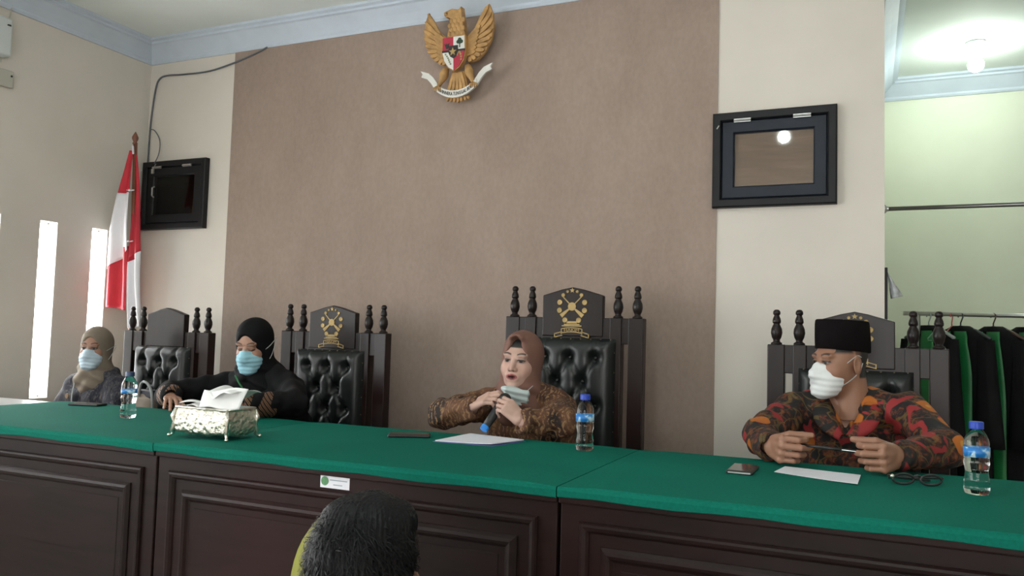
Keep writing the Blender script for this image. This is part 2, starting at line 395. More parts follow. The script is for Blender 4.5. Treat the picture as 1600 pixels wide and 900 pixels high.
# asset sticker
t = thing('asset_sticker', 'white asset sticker with a round green emblem on the desk front', 'sticker', (-1.372, YF+0.02, 0.97), world=True)
M['stickergreen'] = mat('sticker_green', (0.08, 0.25, 0.10, 1), 0.5, var=0.2, vscale=60)
M['printgrey'] = mat('grey_print', (0.30, 0.36, 0.40, 1), 0.6, var=0.0)
sy = YF+0.019
MB().box(-1.422, -1.323, sy+0.0002, YF+0.0205, 0.970, 1.008).build('label_card', M['paper'], t)
MB().lathe([(0.0001, 0), (0.0125, 0), (0.0125, 0.0012), (0.0001, 0.0012)], (-1.4065, sy-0.0009, 0.989), 20, 'y').build('round_emblem', M['stickergreen'], t)
MB().box(-1.389, -1.331, sy-0.0006, sy+0.0004, 0.9915, 0.9945).build('print_line', M['printgrey'], t)
MB().box(-1.377, -1.347, sy-0.0006, sy+0.0004, 0.979, 0.9815).build('print_line', M['printgrey'], t)
# grey side table between the bench and the left wall
t = thing('side_table', 'pale grey side table between the bench and the slit windows', 'table', (-3.9, 2.4, ZD), world=True)
MB().box(-4.33, -3.52, 1.95, 2.66, TT-0.04, TT-0.012).build('table_top', M['greytop'], t, bevel=0.004)
for x in (-4.29, -3.56):
    for y in (2.0, 2.60): MB().box(x-0.02, x+0.02, y-0.02, y+0.02, ZD, TT-0.04).build('leg', M['steel'], t)
for y in (2.01, 2.58): MB().box(-4.29, -3.56, y, y+0.02, TT-0.12, TT-0.04).build('apron', M['greytop'], t)
o = MB().sheet(6, 6, lambda u, v: (-4.30+0.21*u+0.03*v, 2.40+0.24*v, TT-0.0085+0.004*math.sin(u*3)*v)).build('paper_sheet', M['paper'], solid=0.0015)
tag(o, 'white paper on the grey side table at the left picture edge', 'paper')

# ================================================================== JUDGES' CHAIRS
def tufted(w, h, z0, nb):
    nu, nv = 44, 56; B = []
    rows = int(h/0.115)
    for j in range(rows):
        z = h-0.085-j*0.105
        if z < 0.03: break
        for i in range(3 if j % 2 == 0 else 2):
            x = (i-(1 if j % 2 == 0 else 0.5))*w*0.29
            B.append((x, z))
    B = np.array(B)
    U = np.linspace(-w/2, w/2, nu+1); V = np.linspace(0, h, nv+1); X, Z = np.meshgrid(U, V)
    ed = np.minimum(np.minimum(X+w/2, w/2-X), np.minimum(Z, h-Z)); D = 0.045*(1-np.exp(-ed/0.016))
    for x, z in B: D -= 0.034*np.exp(-((X-x)**2+(Z-z)**2)/(2*0.017**2))
    for i in range(len(B)):
        for k in range(i+1, len(B)):
            a, b = B[i], B[k]
            if abs(a[1]-b[1]) > 0.12 or abs(a[1]-b[1]) < 0.05 or abs(a[0]-b[0]) > w*0.2: continue
            ab = b-a; t = np.clip(((X-a[0])*ab[0]+(Z-a[1])*ab[1])/(ab@ab), 0, 1)
            d = np.hypot(X-a[0]-t*ab[0], Z-a[1]-t*ab[1]); D -= 0.014*np.exp(-d**2/(2*0.0075**2))
    for x, z in B[:3]:                                     # creases up to the top edge
        d = np.where(Z > z, np.abs(X-x), 9); D -= 0.012*np.exp(-d**2/(2*0.007**2))
    D = np.maximum(D, 0.002)
    v = [(float(X[j, i]), -float(D[j, i]), z0+float(Z[j, i])) for j in range(nv+1) for i in range(nu+1)]
    f = [(j*(nu+1)+i, j*(nu+1)+i+1, (j+1)*(nu+1)+i+1, (j+1)*(nu+1)+i) for j in range(nv) for i in range(nu)]
    return v, f, B
def gold_emblem(parent, cx, zc, y, s):
    m = M['gold']
    em = MB(); R = 0.058*s
    em.lathe([(0.0001, 0), (0.0155*s, 0), (0.0155*s, -0.004), (0.0001, -0.004)], (cx, y, zc), 16, 'y')
    e = em.build('gold_emblem', m, parent)
    angs = [90, 68, 112, 45, 135, 15, 165, -14, 194, -58, 238]
    for k, a in enumerate(angs):
        a = math.radians(a); r = (0.0062, 0.0055, 0.0055, 0.0075, 0.0075, 0.0105, 0.0105, 0.0105, 0.0105, 0.0105, 0.0105)[k]*s
        q = MB(); px, pz = cx+R*0.86*math.cos(a), zc+R*1.02*math.sin(a)
        if k == 0:
            st = [(px+(0.010 if i % 2 == 0 else 0.0045)*s*math.sin(i*math.pi/5), pz+(0.010 if i % 2 == 0 else 0.0045)*s*math.cos(i*math.pi/5)) for i in range(10)]
            q.prism(st, y-0.004, y)
        else: q.lathe([(0.0001, 0), (r, 0), (r*0.9, -0.004), (r*0.45, -0.003), (0.0001, -0.0025)], (px, y, pz), 12, 'y')
        q.build('emblem_star' if k == 0 else 'emblem_disc', m, e)
    for a, r1, w0, w1 in ((45, 0.9, 0.002, 0.002), (135, 0.9, 0.002, 0.002), (-40, 0.95, 0.003, 0.008), (220, 0.95, 0.003, 0.008)):
        a = math.radians(a); d = (math.cos(a), math.sin(a)); n = (-d[1], d[0]); p0 = (cx+d[0]*0.014*s, zc+d[1]*0.014*s); p1 = (cx+d[0]*R*r1, zc+d[1]*R*r1)
        MB().prism([(p0[0]+n[0]*w0*s, p0[1]+n[1]*w0*s), (p0[0]-n[0]*w0*s, p0[1]-n[1]*w0*s), (p1[0]-n[0]*w1*s, p1[1]-n[1]*w1*s), (p1[0]+n[0]*w1*s, p1[1]+n[1]*w1*s)], y-0.003, y).build('emblem_ray', m, e)
    for w, dz, h in ((0.020, -0.062, 0.008), (0.038, -0.073, 0.004), (0.030, -0.068, 0.004)):
        MB().box(cx-w*s, cx+w*s, y-0.003, y, zc+(dz)*s, zc+(dz+h)*s).build('emblem_base', m, e)
    rb = MB()
    def strip(pts, hw):
        lo = [(x, z-hw) for x, z in pts]; hi = [(x, z+hw) for x, z in reversed(pts)]
        return lo+hi
    zc2 = zc-0.089*s
    def outline(pts, hw, th):
        for sgn in (-1, 1):
            rb.prism(strip([(x, z+sgn*hw) for x, z in pts], th), y-0.003, y)
    top = [(cx+x*s, zc2+(0.004-3.0*x*x)*s) for x in (-0.04, -0.02, 0, 0.02, 0.04)]
    outline(top, 0.0075*s, 0.0015*s)
    for sg in (-1, 1):
        outline([(cx+sg*0.036*s, zc2-0.010*s), (cx+sg*0.066*s, zc2-0.018*s)], 0.0065*s, 0.0015*s)
        rb.prism(strip([(cx+sg*0.064*s, zc2-0.0175*s), (cx+sg*0.0675*s, zc2-0.018*s)], 0.008*s), y-0.003, y)
        rb.prism(strip([(cx+sg*0.0385*s, zc2-0.003*s), (cx+sg*0.0415*s, zc2-0.003*s)], 0.010*s), y-0.003, y)
    rb.build('emblem_ribbon', m, e)
    tv, tf = text_mesh('HAKIM', 0.0145*s, 0.0012)
    mkobj('emblem_lettering', [(cx+a*1.35, y-0.002-c, zc2+0.003*s-3.0*a*a+b) for a, b, c in tv], tf, m, e)
def judge_chair(label, top, emblem, cushion_top, esc=1.0):
    """local frame: x across, front of the back frame at y=0, z from the dais"""
    o = thing('judges_chair', label, 'chair', (0, 0, 0), 'high-backed judges chairs behind the bench')
    m = M['chairwood']; H = top; sh = H-0.14
    for sx in (-1, 1):
        MB().prism([(sx*0.325, 0.0), (sx*0.325, sh), (sx*0.258, sh), (sx*0.258, 0.0)][::(1 if sx < 0 else -1)], 0.0, 0.055).build('outer_post', m, o, bevel=0.004)
        MB().prism([(sx*0.228, 0.0), (sx*0.228, sh), (sx*0.175, sh), (sx*0.175, 0.0)][::(1 if sx < 0 else -1)], -0.004, 0.05).build('inner_post', m, o, bevel=0.004)
        for fx in (0.292, 0.205):
            c = (sx*fx, 0.027, sh); k = 0.14/0.145
            pr = [(0.022, 0), (0.022, 0.006), (0.014, 0.012), (0.013, 0.018), (0.019, 0.03), (0.0225, 0.048), (0.021, 0.065), (0.015, 0.08), (0.012, 0.086), (0.016, 0.09), (0.017, 0.097), (0.015, 0.108), (0.011, 0.118), (0.010, 0.122), (0.0145, 0.127), (0.0145, 0.137), (0.009, 0.145), (0.001, 0.1465)]
            MB().lathe([(r, z*k) for r, z in pr], c, 16).build('finial', m, o, smooth=True)
    # top rail, crest and lower frame
    MB().box(-0.262, 0.262, 0.006, 0.044, sh-0.115, sh-0.001).build('top_rail', m, o, bevel=0.003)
    MB().prism([(-0.142, sh-0.085), (0.142, sh-0.085), (0.142, H-0.042), (0.05, H-0.015), (0, H-0.005), (-0.05, H-0.015), (-0.142, H-0.042)], -0.002, 0.036).build('crest', m, o, bevel=0.004)
    MB().box(-0.18, 0.18, 0.008, 0.046, 0.40, sh-0.11).build('back_board', m, o)
    MB().box(-0.262, 0.262, 0.006, 0.044, 0.36, 0.44).build('lower_rail', m, o, bevel=0.003)
    z0 = 0.47; ch = cushion_top-z0
    v, f, B = tufted(0.41, ch, z0, 0)
    c = mkobj('back_cushion', [(a, b-0.004, z) for a, b, z in v], f, M['leather'], o, smooth=True)
    bt = MB()
    for x, z in B: MB().ball((x, -0.012, z0+z), 0.0085, 8, (1, 0.6, 1)).build('button', M['leather'], c, smooth=True)
    nh = MB()
    for i in range(9): nh.ball((-0.185+i*0.37/8, -0.010, cushion_top-0.004), 0.0042, 6)
    for i in range(7):
        for sx in (-1, 1): nh.ball((sx*0.2, -0.010, cushion_top-0.06-i*0.085), 0.0042, 6)
    q = nh.build('nailheads', M['brass'], c, smooth=True); q['kind'] = 'stuff'
    # seat and legs
    MB().box(-0.30, 0.30, -0.50, 0.0, 0.33, 0.385).build('seat_frame', m, o, bevel=0.006)
    MB().box(-0.265, 0.265, -0.49, -0.06, 0.385, 0.45).build('seat_cushion', M['leather'], o, bevel=0.025, seg=4)
    for sx in (-1, 1):
        MB().lathe([(0.02, 0), (0.024, 0.03), (0.018, 0.05), (0.03, 0.12), (0.032, 0.2), (0.022, 0.27), (0.03, 0.29), (0.03, 0.335)], (sx*0.265, -0.465, 0), 14).build('leg', m, o, smooth=True)
    if emblem: gold_emblem(o, 0.0, H-0.092, -0.0025, esc)
    return o
CY = 3.40
chair = judge_chair('high-backed judge chair behind the woman in the black hijab', 1.25, True, 1.018, 1.15)
chair.location = (-2.513, CY, ZD)
c4 = copytree(chair); c4.location = (-0.05, CY, ZD); c4['label'] = 'high-backed judge chair behind the man in the black cap'
ch3 = judge_chair('tallest high-backed judge chair, behind the woman holding the microphone', 1.345, True, 1.112, 1.22)
ch3.location = (-1.213, CY, ZD)
ch1 = judge_chair('empty high-backed judge chair without emblem, below the flag', 1.225, False, 1.0)
ch1.location = (-3.665, CY, ZD)
# plain chair of the woman by the wall
t = thing('side_chair', 'low black chair under the woman in the grey hijab by the left wall', 'chair', (-3.93, 3.12, ZD))
MB().box(-0.19, 0.19, -0.2, 0.2, 0.41, 0.45).build('seat', M['leather'], t, bevel=0.015, seg=3)
MB().box(-0.17, 0.17, 0.19, 0.215, 0.5, 0.70).build('backrest', M['leather'], t, bevel=0.01, seg=3)
for sx in (-1, 1):
    MB().tube([(sx*0.17, -0.17, 0), (sx*0.17, -0.17, 0.42)], 0.011).build('leg', M['steel'], t)
    MB().tube([(sx*0.17, 0.19, 0), (sx*0.17, 0.18, 0.42), (sx*0.165, 0.205, 0.68)], 0.011).build('leg', M['steel'], t)

# ================================================================== WALL THINGS
M['garuda'] = mat('carved_gilded_wood', (0.47, 0.27, 0.10, 1), 0.5, 0.1, var=0.3, vscale=25, bump=0.3, bscale=60)
M['enamelred'] = mat('red_enamel', (0.42, 0.02, 0.05, 1), 0.4, var=0.05)
M['enamelwhite'] = mat('white_enamel', (0.72, 0.70, 0.66, 1), 0.45, var=0.05)
M['enamelblack'] = mat('black_enamel', (0.02, 0.017, 0.017, 1), 0.4, var=0.0)
def garuda():
    g = thing('wall_emblem', 'carved gilded eagle emblem with red and white shield high on the brown wall', 'emblem', (-1.997, YB-0.075, 2.90))
    g.rotation_euler = (math.radians(4), 0, 0)
    K = 0.00070; Q = lambda p, dx=0, dz=0: [(a*K+dx, b*K*0.985+dz) for a, b in p]
    body = [(-75,125),(85,125),(68,180),(62,240),(52,300),(47,356),(32,338),(18,334),(-30,346),(-75,332),(-92,318),(-94,296),(-84,284),(-62,284),(-42,272),(-46,225),(-62,180)]
    b = MB().prism(Q(body), -0.055, -0.005).build('body', M['garuda'], g, bevel=0.008, seg=3)
    MB().ball((-0.068*0.75, -0.058, 0.312*0.69), 0.005, 8).build('eye', M['enamelblack'], b)
    MB().prism(Q([(-92,320),(-70,330),(-66,300),(-90,296)]), -0.062, -0.03).build('beak', M['garuda'], b, bevel=0.003)
    for r in range(4):
        for c in range(4):
            MB().ball(((-50+c*34+(r % 2)*14)*K, -0.054, (150+r*32)*K), 0.014, 8, (0.8, 0.35, 1.0)).build('neck_feather', M['garuda'], b, smooth=True)
    wing = [(85,-78),(160,-60),(225,-5),(278,83),(298,177),(290,280),(257,362),(240,292),(212,232),(150,185),(85,139)]
    for sx in (-1, 1):
        w = MB().prism([(sx*a, z) for a, z in Q(wing)][::sx], -0.022, 0.0).build('wing', M['garuda'], g, bevel=0.004)
        tips = [(262,350),(286,290),(297,225),(296,160),(284,100),(262,50),(232,5),(196,-32),(155,-58),(112,-74)]
        for i, (tx, tz) in enumerate(tips):
            rx, rz = 120-i*1.5, 120-i*16; d = Vector((tx-rx, tz-rz)); L = d.length; d /= L; n = Vector((-d.y, d.x)); hw = 17
            P = [Vector((rx, rz))+d*(L*t)+n*(hw*k) for t, k in ((0.15, -0.5), (0.6, -1), (0.88, -0.85), (1.0, 0), (0.88, 0.85), (0.6, 1), (0.15, 0.5))]
            yo = 0.0008*i
            MB().prism([(sx*a, z) for a, z in Q([(p.x, p.y) for p in P])][::sx], -0.033-yo, -0.018).build('feather', M['garuda'], w, bevel=0.003)
        for i in range(7):
            tx, tz = 226-8*i, 215-34*i; rx, rz = 92, 110-i*22; d = Vector((tx-rx, tz-rz)); L = d.length*0.82; d.normalize(); n = Vector((-d.y, d.x)); hw = 15
            P = [Vector((rx, rz))+d*(L*t)+n*(hw*k) for t, k in ((0.0, -0.6), (0.6, -1), (0.9, -0.8), (1.0, 0), (0.9, 0.8), (0.6, 1), (0.0, 0.6))]
            MB().prism([(sx*a, z) for a, z in Q([(p.x, p.y) for p in P])][::sx], -0.043-0.0006*i, -0.030).build('covert_feather', M['garuda'], w, bevel=0.003)
    # shield
    sh = [(-97,122),(97,122),(100,0),(84,-66),(45,-118),(0,-146),(-45,-118),(-84,-66),(-100,0)]
    s = MB().prism(Q(sh), -0.072, -0.04).build('shield', M['garuda'], g, bevel=0.003)
    MB().prism(Q([(-90,116),(0,116),(0,18),(-93,18)]), -0.0765, -0.07).build('shield_field', M['enamelred'], s)
    MB().prism(Q([(0,116),(90,116),(93,18),(0,18)]), -0.0765, -0.07).build('shield_field', M['enamelwhite'], s)
    MB().prism(Q([(-93,2),(0,2),(0,-137),(-42,-111),(-78,-62)]), -0.0765, -0.07).build('shield_field', M['enamelwhite'], s)
    MB().prism(Q([(0,2),(93,2),(78,-62),(42,-111),(0,-137)]), -0.0765, -0.07).build('shield_field', M['enamelred'], s)
    MB().prism(Q([(-96,18),(96,18),(95,2),(-95,2)]), -0.078, -0.07).build('shield_band', M['enamelblack'], s)
    MB().prism(Q([(-38,48),(38,48),(40,0),(24,-34),(0,-48),(-24,-34),(-40,0)]), -0.081, -0.07).build('shield_centre', M['enamelblack'], s)
    st = [((34 if i % 2 == 0 else 14)*math.sin(i*math.pi/5), (34 if i % 2 == 0 else 14)*math.cos(i*math.pi/5)) for i in range(10)]
    MB().prism(Q(st), -0.085, -0.08).build('gold_star', M['gold'], s)
    # banyan tree, bull head, rice and cotton, chain
    tm = MB(); tm.prism(Q([(50,30),(58,30),(57,60),(51,60)]), -0.0785, -0.076)
    for a, z, rr in ((54,86,16),(40,72,14),(68,72,14),(54,66,12)): tm.lathe([(0.0001, 0), (rr*K, 0), (rr*K, -0.002), (0.0001, -0.002)], (a*K, -0.0765, z*K), 12, 'y')
    tm.build('banyan_tree', mat('dark_green_enamel', (0.03, 0.06, 0.035, 1), 0.5, var=0.2), s)
    MB().prism(Q([(-76,70),(-62,62),(-54,70),(-44,62),(-32,72),(-40,48),(-48,30),(-60,30),(-68,48)]), -0.0785, -0.076).build('bull_head', M['enamelblack'], s)
    q = MB()
    for i in range(6):
        q.lathe([(0.0001, 0), (7*K, 0), (7*K, -0.002), (0.0001, -0.002)], ((-66+i*9+3*math.sin(i))*K, -0.0765, (-12-i*15)*K), 10, 'y')
    q.build('rice_and_cotton', mat('sage_enamel', (0.20, 0.24, 0.15, 1), 0.5, var=0.2), s)
    q = MB()
    for i in range(7):
        a = math.pi*0.9*i/6-0.3; q.lathe([(4*K, 0), (8*K, 0), (8*K, -0.002), (4*K, -0.002)], ((48+18*math.cos(a))*K, -0.0765, (-48+44*math.sin(a))*K), 10, 'y')
    q.build('chain', M['gold'], s)
    # legs, tail, ribbon
    for sx in (-1, 1):
        l = MB().tube([(sx*92*K, -0.035, -98*K), (sx*108*K, -0.042, -150*K), (sx*130*K, -0.045, -200*K), (sx*150*K, -0.05, -238*K)], [0.016, 0.026, 0.014, 0.009], 12).build('leg', M['garuda'], g, smooth=True)
        for t in range(4): MB().tube([(sx*150*K, -0.052, -232*K), (sx*(128+t*18)*K, -0.062, -252*K), (sx*(124+t*19)*K, -0.056, -276*K)], [0.006, 0.006, 0.002], 8).build('talon', M['garuda'], l, smooth=True)
    tl = MB().prism(Q([(-52,-128),(56,-128),(92,-262),(0,-300),(-92,-262)]), -0.03, -0.006).build('tail', M['garuda'], g, bevel=0.006)
    for i in range(5): MB().prism(Q([(-12+(i-2)*17,-140),(12+(i-2)*17,-140),(13+(i-2)*34,-268),(0+(i-2)*37,-290),(-13+(i-2)*34,-268)]), -0.038, -0.028).build('tail_feather', M['garuda'], tl, bevel=0.003)
    for i in range(7): MB().prism(Q([(-14+(i-3)*28,-325),(14+(i-3)*28,-325),(10+(i-3)*30,-362+abs(i-3)*6),(0+(i-3)*31,-372+abs(i-3)*6),(-10+(i-3)*30,-362+abs(i-3)*6)]), -0.03, -0.012).build('tail_tip', M['garuda'], tl, bevel=0.003)
    arc = lambda t: (t*175, -312+58*(t*t)+14*abs(t)**3)          # t in -1..1
    pts = [arc(-1+2*i/16) for i in range(17)]
    v = MB().prism(Q([(a, b-27) for a, b in pts]+[(a, b+27) for a, b in reversed(pts)]), -0.058, -0.044).build('ribbon', M['enamelwhite'], g)
    for sx in (-1, 1):
        e = [(150,-266),(178,-262),(215,-208),(248,-172),(300,-152),(288,-130),(306,-104),(236,-128),(196,-164),(158,-215)]
        MB().prism([(sx*a, z) for a, z in Q(e)][::sx], -0.05, -0.038).build('ribbon_tail', M['enamelwhite'], v)
    tv, tf = text_mesh('BHINNEKA TUNGGAL IKA', 0.0265, 0.0015)
    mx = max(abs(p[0]) for p in tv); sc = 138/mx
    mkobj('ribbon_lettering', [(a*sc*K, -0.0585-c, (arc(a*sc/175)[1])*K*0.985+b) for a, b, c in tv], tf, M['enamelblack'], v)
garuda()

# flag
f = thing('flag', 'red and white flag furled on a wooden pole in the wall corner', 'flag', (-4.08, 3.55, ZD), world=True)
MB().tube([(-4.069, 3.55, ZD+0.02), (-4.118, 3.55, 1.5), (-4.163, 3.55, 2.54)], [0.015, 0.0145, 0.0125], 12).build('pole', M['pole'], f, smooth=True)
MB().lathe([(0.012, 0), (0.016, 0.008), (0.010, 0.016), (0.018, 0.034), (0.019, 0.046), (0.010, 0.066), (0.001, 0.082)], (-4.166, 3.55, 2.535), 14).build('spear_finial', M['pole'], f, smooth=True)
MB().lathe([(0.15, 0), (0.15, 0.02), (0.05, 0.04), (0.03, 0.10), (0.022, 0.16), (0.022, 0.2)], (-4.069, 3.55, ZD), 24).build('stand', M['pole'], f, smooth=True)
def flap(name, m, L, R, amp, ph, yo, nv=18):
    """L, R: left and right edge polylines (x, z)"""
    def at(P, t):
        k = t*(len(P)-1); i = min(int(k), len(P)-2); a = k-i
        return (P[i][0]*(1-a)+P[i+1][0]*a, P[i][1]*(1-a)+P[i+1][1]*a)
    def fn(u, v):
        a, b = at(L, v), at(R, v); x = a[0]*(1-u)+b[0]*u; z = a[1]*(1-u)+b[1]*u
        w = min(1.0, 0.25+(2.5-z))
        return (x, yo+amp*w*math.sin(u*7.5+ph+z*1.7)+0.012*math.sin(z*5+ph), z)
    MB().sheet(14, nv, fn).build(name, m, f, smooth=True, solid=0.002)
flap('red_stripe', M['red'], [(-4.190, 2.495), (-4.215, 2.37), (-4.251, 2.227)], [(-4.158, 2.50), (-4.158, 2.36), (-4.150, 2.228)], 0.018, 0.3, 3.535)
flap('white_stripe', M['flagwhite'], [(-4.251, 2.229), (-4.30, 2.0), (-4.325, 1.76)], [(-4.150, 2.230), (-4.145, 2.05), (-4.136, 1.875)], 0.022, 0.3, 3.532)
flap('red_stripe', M['red'], [(-4.292, 1.86), (-4.30, 1.70), (-4.316, 1.525)], [(-4.140, 1.90), (-4.133, 1.72), (-4.150, 1.505)], 0.022, 1.6, 3.548)
flap('red_stripe', M['red'], [(-4.160, 2.50), (-4.145, 2.23), (-4.128, 1.80)], [(-4.150, 2.49), (-4.100, 2.20), (-4.047, 1.865)], 0.016, 2.2, 3.54)
flap('white_stripe', M['flagwhite'], [(-4.130, 1.80), (-4.122, 1.6), (-4.112, 1.40)], [(-4.046, 1.868), (-4.026, 1.6), (-4.005, 1.41)], 0.018, 2.2, 3.54)
for z, x in ((2.242, -4.150), (1.927, -4.136)):
    MB().tube([(x-0.03, 3.522, z+0.004), (x, 3.516, z-0.004), (x+0.03, 3.524, z+0.002)], 0.004).ball((x+0.004, 3.512, z), 0.007, 6).build('tie_ribbon', M['flagwhite'], f, smooth=True)
MB().tube([(-4.16, 3.53, 2.52), (-4.15, 3.525, 2.50), (-4.152, 3.53, 2.47)], 0.006).build('tie_ribbon', M['flagwhite'], f)

# cable from the cornice to the left hatch
cb = [(-3.347, 3.150), (-3.42, 3.12), (-3.6, 3.075), (-3.823, 3.040), (-4.05, 3.042), (-4.19, 3.050), (-4.255, 3.035), (-4.285, 2.98), (-4.305, 2.85), (-4.318, 2.70), (-4.322, 2.48)]
def smoothp(P, n=6):
    out = []
    for i in range(len(P)-1):
        p0, p1, p2, p3 = P[max(i-1, 0)], P[i], P[i+1], P[min(i+2, len(P)-1)]
        for k in range(n):
            t = k/n; out.append(tuple(0.5*((2*b)+(-a+c)*t+(2*a-5*b+4*c-d)*t*t+(-a+3*b-3*c+d)*t**3) for a, b, c, d in zip(p0, p1, p2, p3)))
    return out+[P[-1]]
o = MB().tube(smoothp([(x, YB-0.010, z) for x, z in cb]), 0.0055, 8).build('wall_cable', M['cable'], smooth=True)
tag(o, 'grey cable running along the cornice and down the corner to the left hatch', 'cable')
o = MB().tube(smoothp([(-4.318, YB-0.014, 2.70), (-4.27, YB-0.016, 2.69), (-4.215, YB-0.02, 2.62), (-4.205, YB-0.03, 2.53), (-4.225, YB-0.045, 2.46)]), 0.0035, 6).build('thin_wire', M['cable'], smooth=True)
tag(o, 'thin wire looping down to the top of the left hatch', 'wire')
# device and socket on the left wall
t = thing('wall_device', 'white plastic box on the left wall, cut by the picture edge', 'device', (XL, 2.75, 2.85), world=True)
MB().box(XL, XL+0.07, 2.66, 2.815, 2.855, 3.065).build('housing', M['white'], t, bevel=0.012, seg=3)
MB().lathe([(0.0001, 0), (0.01, 0), (0.01, 0.006), (0.0001, 0.006)], (0, 0, 0), 12).build('knob', M['black'], t).location = (XL+0.072, 2.79, 3.02)
MB().box(XL, XL+0.012, 2.68, 2.80, 2.83, 2.86).build('bracket', M['ivory'], t)
t = thing('wall_socket', 'old ivory socket plate below the white box on the left wall', 'socket', (XL, 2.8, 2.7), world=True)
MB().box(XL, XL+0.025, 2.78, 2.868, 2.70, 2.795).build('plate', M['ivory'], t, bevel=0.008, seg=3)
MB().ball((XL+0.026, 2.852, 2.765), 0.006, 8).build('screw', M['black'], t)
MB().tube([(XL+0.02, 2.835, 3.2), (XL+0.012, 2.83, 3.1), (XL+0.012, 2.82, 3.06)], 0.004).build('lead_wire', M['ivory'], t)

# ================================================================== ROBING ALCOVE
t = thing('curtain_rod', 'bare steel rod across the opening of the alcove', 'rod', (XE, 3.99, 2.034), world=True)
MB().tube([(XE, 3.99, 2.036), (2.6, 3.99, 2.036)], 0.0095, 12).build('pipe', M['darksteel'], t, smooth=True)
MB().lathe([(0.02, 0), (0.02, 0.006), (0.011, 0.012), (0.011, 0.02)], (0, 0, 0), 14).build('end_flange', M['steel'], t).data.transform(Matrix.Translation((XE, 3.99, 2.036)) @ Matrix.Rotation(math.pi/2, 4, 'Y'))
RY = 4.7
t = thing('clothes_rack', 'steel clothes rack carrying the black and green robes', 'rack', (0.9, RY, ZD), world=True)
MB().tube([(0.165, RY, 1.592), (1.7, RY, 1.575)], 0.011, 12).build('rail', M['steel'], t, smooth=True)
for x in (0.235, 1.65):
    MB().tube([(x, RY, ZD+0.05), (x, RY, 1.585)], 0.012, 10).build('post', M['steel'], t, smooth=True)
    MB().tube([(x, RY-0.25, ZD+0.02), (x, RY-0.24, ZD+0.05), (x, RY+0.24, ZD+0.05), (x, RY+0.25, ZD+0.02)], 0.012, 10).build('foot_bar', M['steel'], t, smooth=True)
M['robe'] = mat('black_robe_cloth', (0.007, 0.007, 0.008, 1), 0.8, var=0.2, vscale=8, Specular_IOR_Level=0.15)
M['robegreen'] = mat('green_satin', (0.012, 0.16, 0.045, 1), 0.5, var=0.25, vscale=6)
def robe(x, rot, hook, label, hem, green):
    o = thing('hanging_robe', label, 'robe', (x, RY, 1.58), 'robes on the clothes rack', rz=rot)
    # shoulders lie along local x, front faces local -y
    hm = mat('hanger_'+hook[0], hook[1], 0.4, var=0)
    h = MB(); h.tube([(0.016*math.cos(a), 0, 0.016*math.sin(a)) for a in [math.radians(200-i*26) for i in range(10)]]+[(0.0, 0, -0.035), (0, 0, -0.06)], 0.0035, 6)
    h.tube([(-0.19, 0, -0.115), (-0.1, 0, -0.075), (0, 0, -0.055), (0.1, 0, -0.075), (0.19, 0, -0.115)], 0.009, 8)
    h.build('hanger', hm, o, smooth=True)
    rings = []; n = 40
    for k in range(16):
        tt = k/15; z = -0.05-hem*tt
        if k == 0: wx, wy = 0.05, 0.030
        elif k == 1: z = -0.075; wx, wy = 0.11, 0.038
        elif k == 2: z = -0.115; wx, wy = 0.165, 0.043
        else: wx, wy = 0.175+0.03*tt, 0.045+0.012*tt
        rings.append([((wx*(1+0.02*math.sin(9*a+x*7)))*math.cos(a), (wy+0.007*tt*math.sin(11*a+x*20)+0.004*tt*math.sin(5*a))*math.sin(a), z) for a in [2*math.pi*i/n for i in range(n)]])
    MB().loft(rings).build('gown', M['robe'], o, smooth=True)
    for sx in (-1, 1):
        rg = []
        for k in range(9):
            tt = k/8; z = -0.12-0.52*tt; cx = sx*(0.165+0.03*tt)
            rg.append([(cx+(0.035+0.05*tt)*math.cos(a), (0.036+0.012*tt+0.005*math.sin(6*a))*math.sin(a)-0.02*tt, z) for a in [2*math.pi*i/18 for i in range(18)]])
        MB().loft(rg).build('sleeve', M['robe'], o, smooth=True)
    # green front bands following the front of the gown
    for sx in (-1, 1):
        def band(u, v, sx=sx):
            z = -0.078-(hem-0.06)*v*green; w = 0.07+0.04*math.sin(min(1, v*2.2)*math.pi*0.5)
            xx = sx*(0.012+w*u); wx = 0.18; wy = 0.046+0.012*v*green
            if z > -0.115: wx, wy = 0.14, 0.042
            y = -wy*math.sqrt(max(0.02, 1-(xx/wx)**2))-0.010-0.008*v*math.sin(3.14*u)
            return (xx, y, z)
        MB().sheet(5, 20, band).build('green_front_band', M['robegreen'], o, smooth=True, solid=0.003)
robe(0.285, -1.0, ('grey', (0.3, 0.35, 0.33, 1)), 'black robe hanging furthest left on the rack, half hidden by the chair', 1.0, 0.5)
robe(0.43, -0.92, ('dark', (0.03, 0.04, 0.04, 1)), 'black robe with broad green lapel, just right of the chair back', 1.12, 0.55)
robe(0.575, -0.92, ('brown', (0.06, 0.03, 0.02, 1)), 'black robe with green strip hanging in the middle of the rack', 1.12, 0.85)
robe(0.715, -0.92, ('yellow', (0.45, 0.48, 0.10, 1)), 'black robe on the yellow hanger with bright green strip', 1.12, 0.9)
robe(0.86, -0.95, ('plum', (0.05, 0.03, 0.03, 1)), 'black robe at the right picture edge on the rack', 1.12, 0.9)
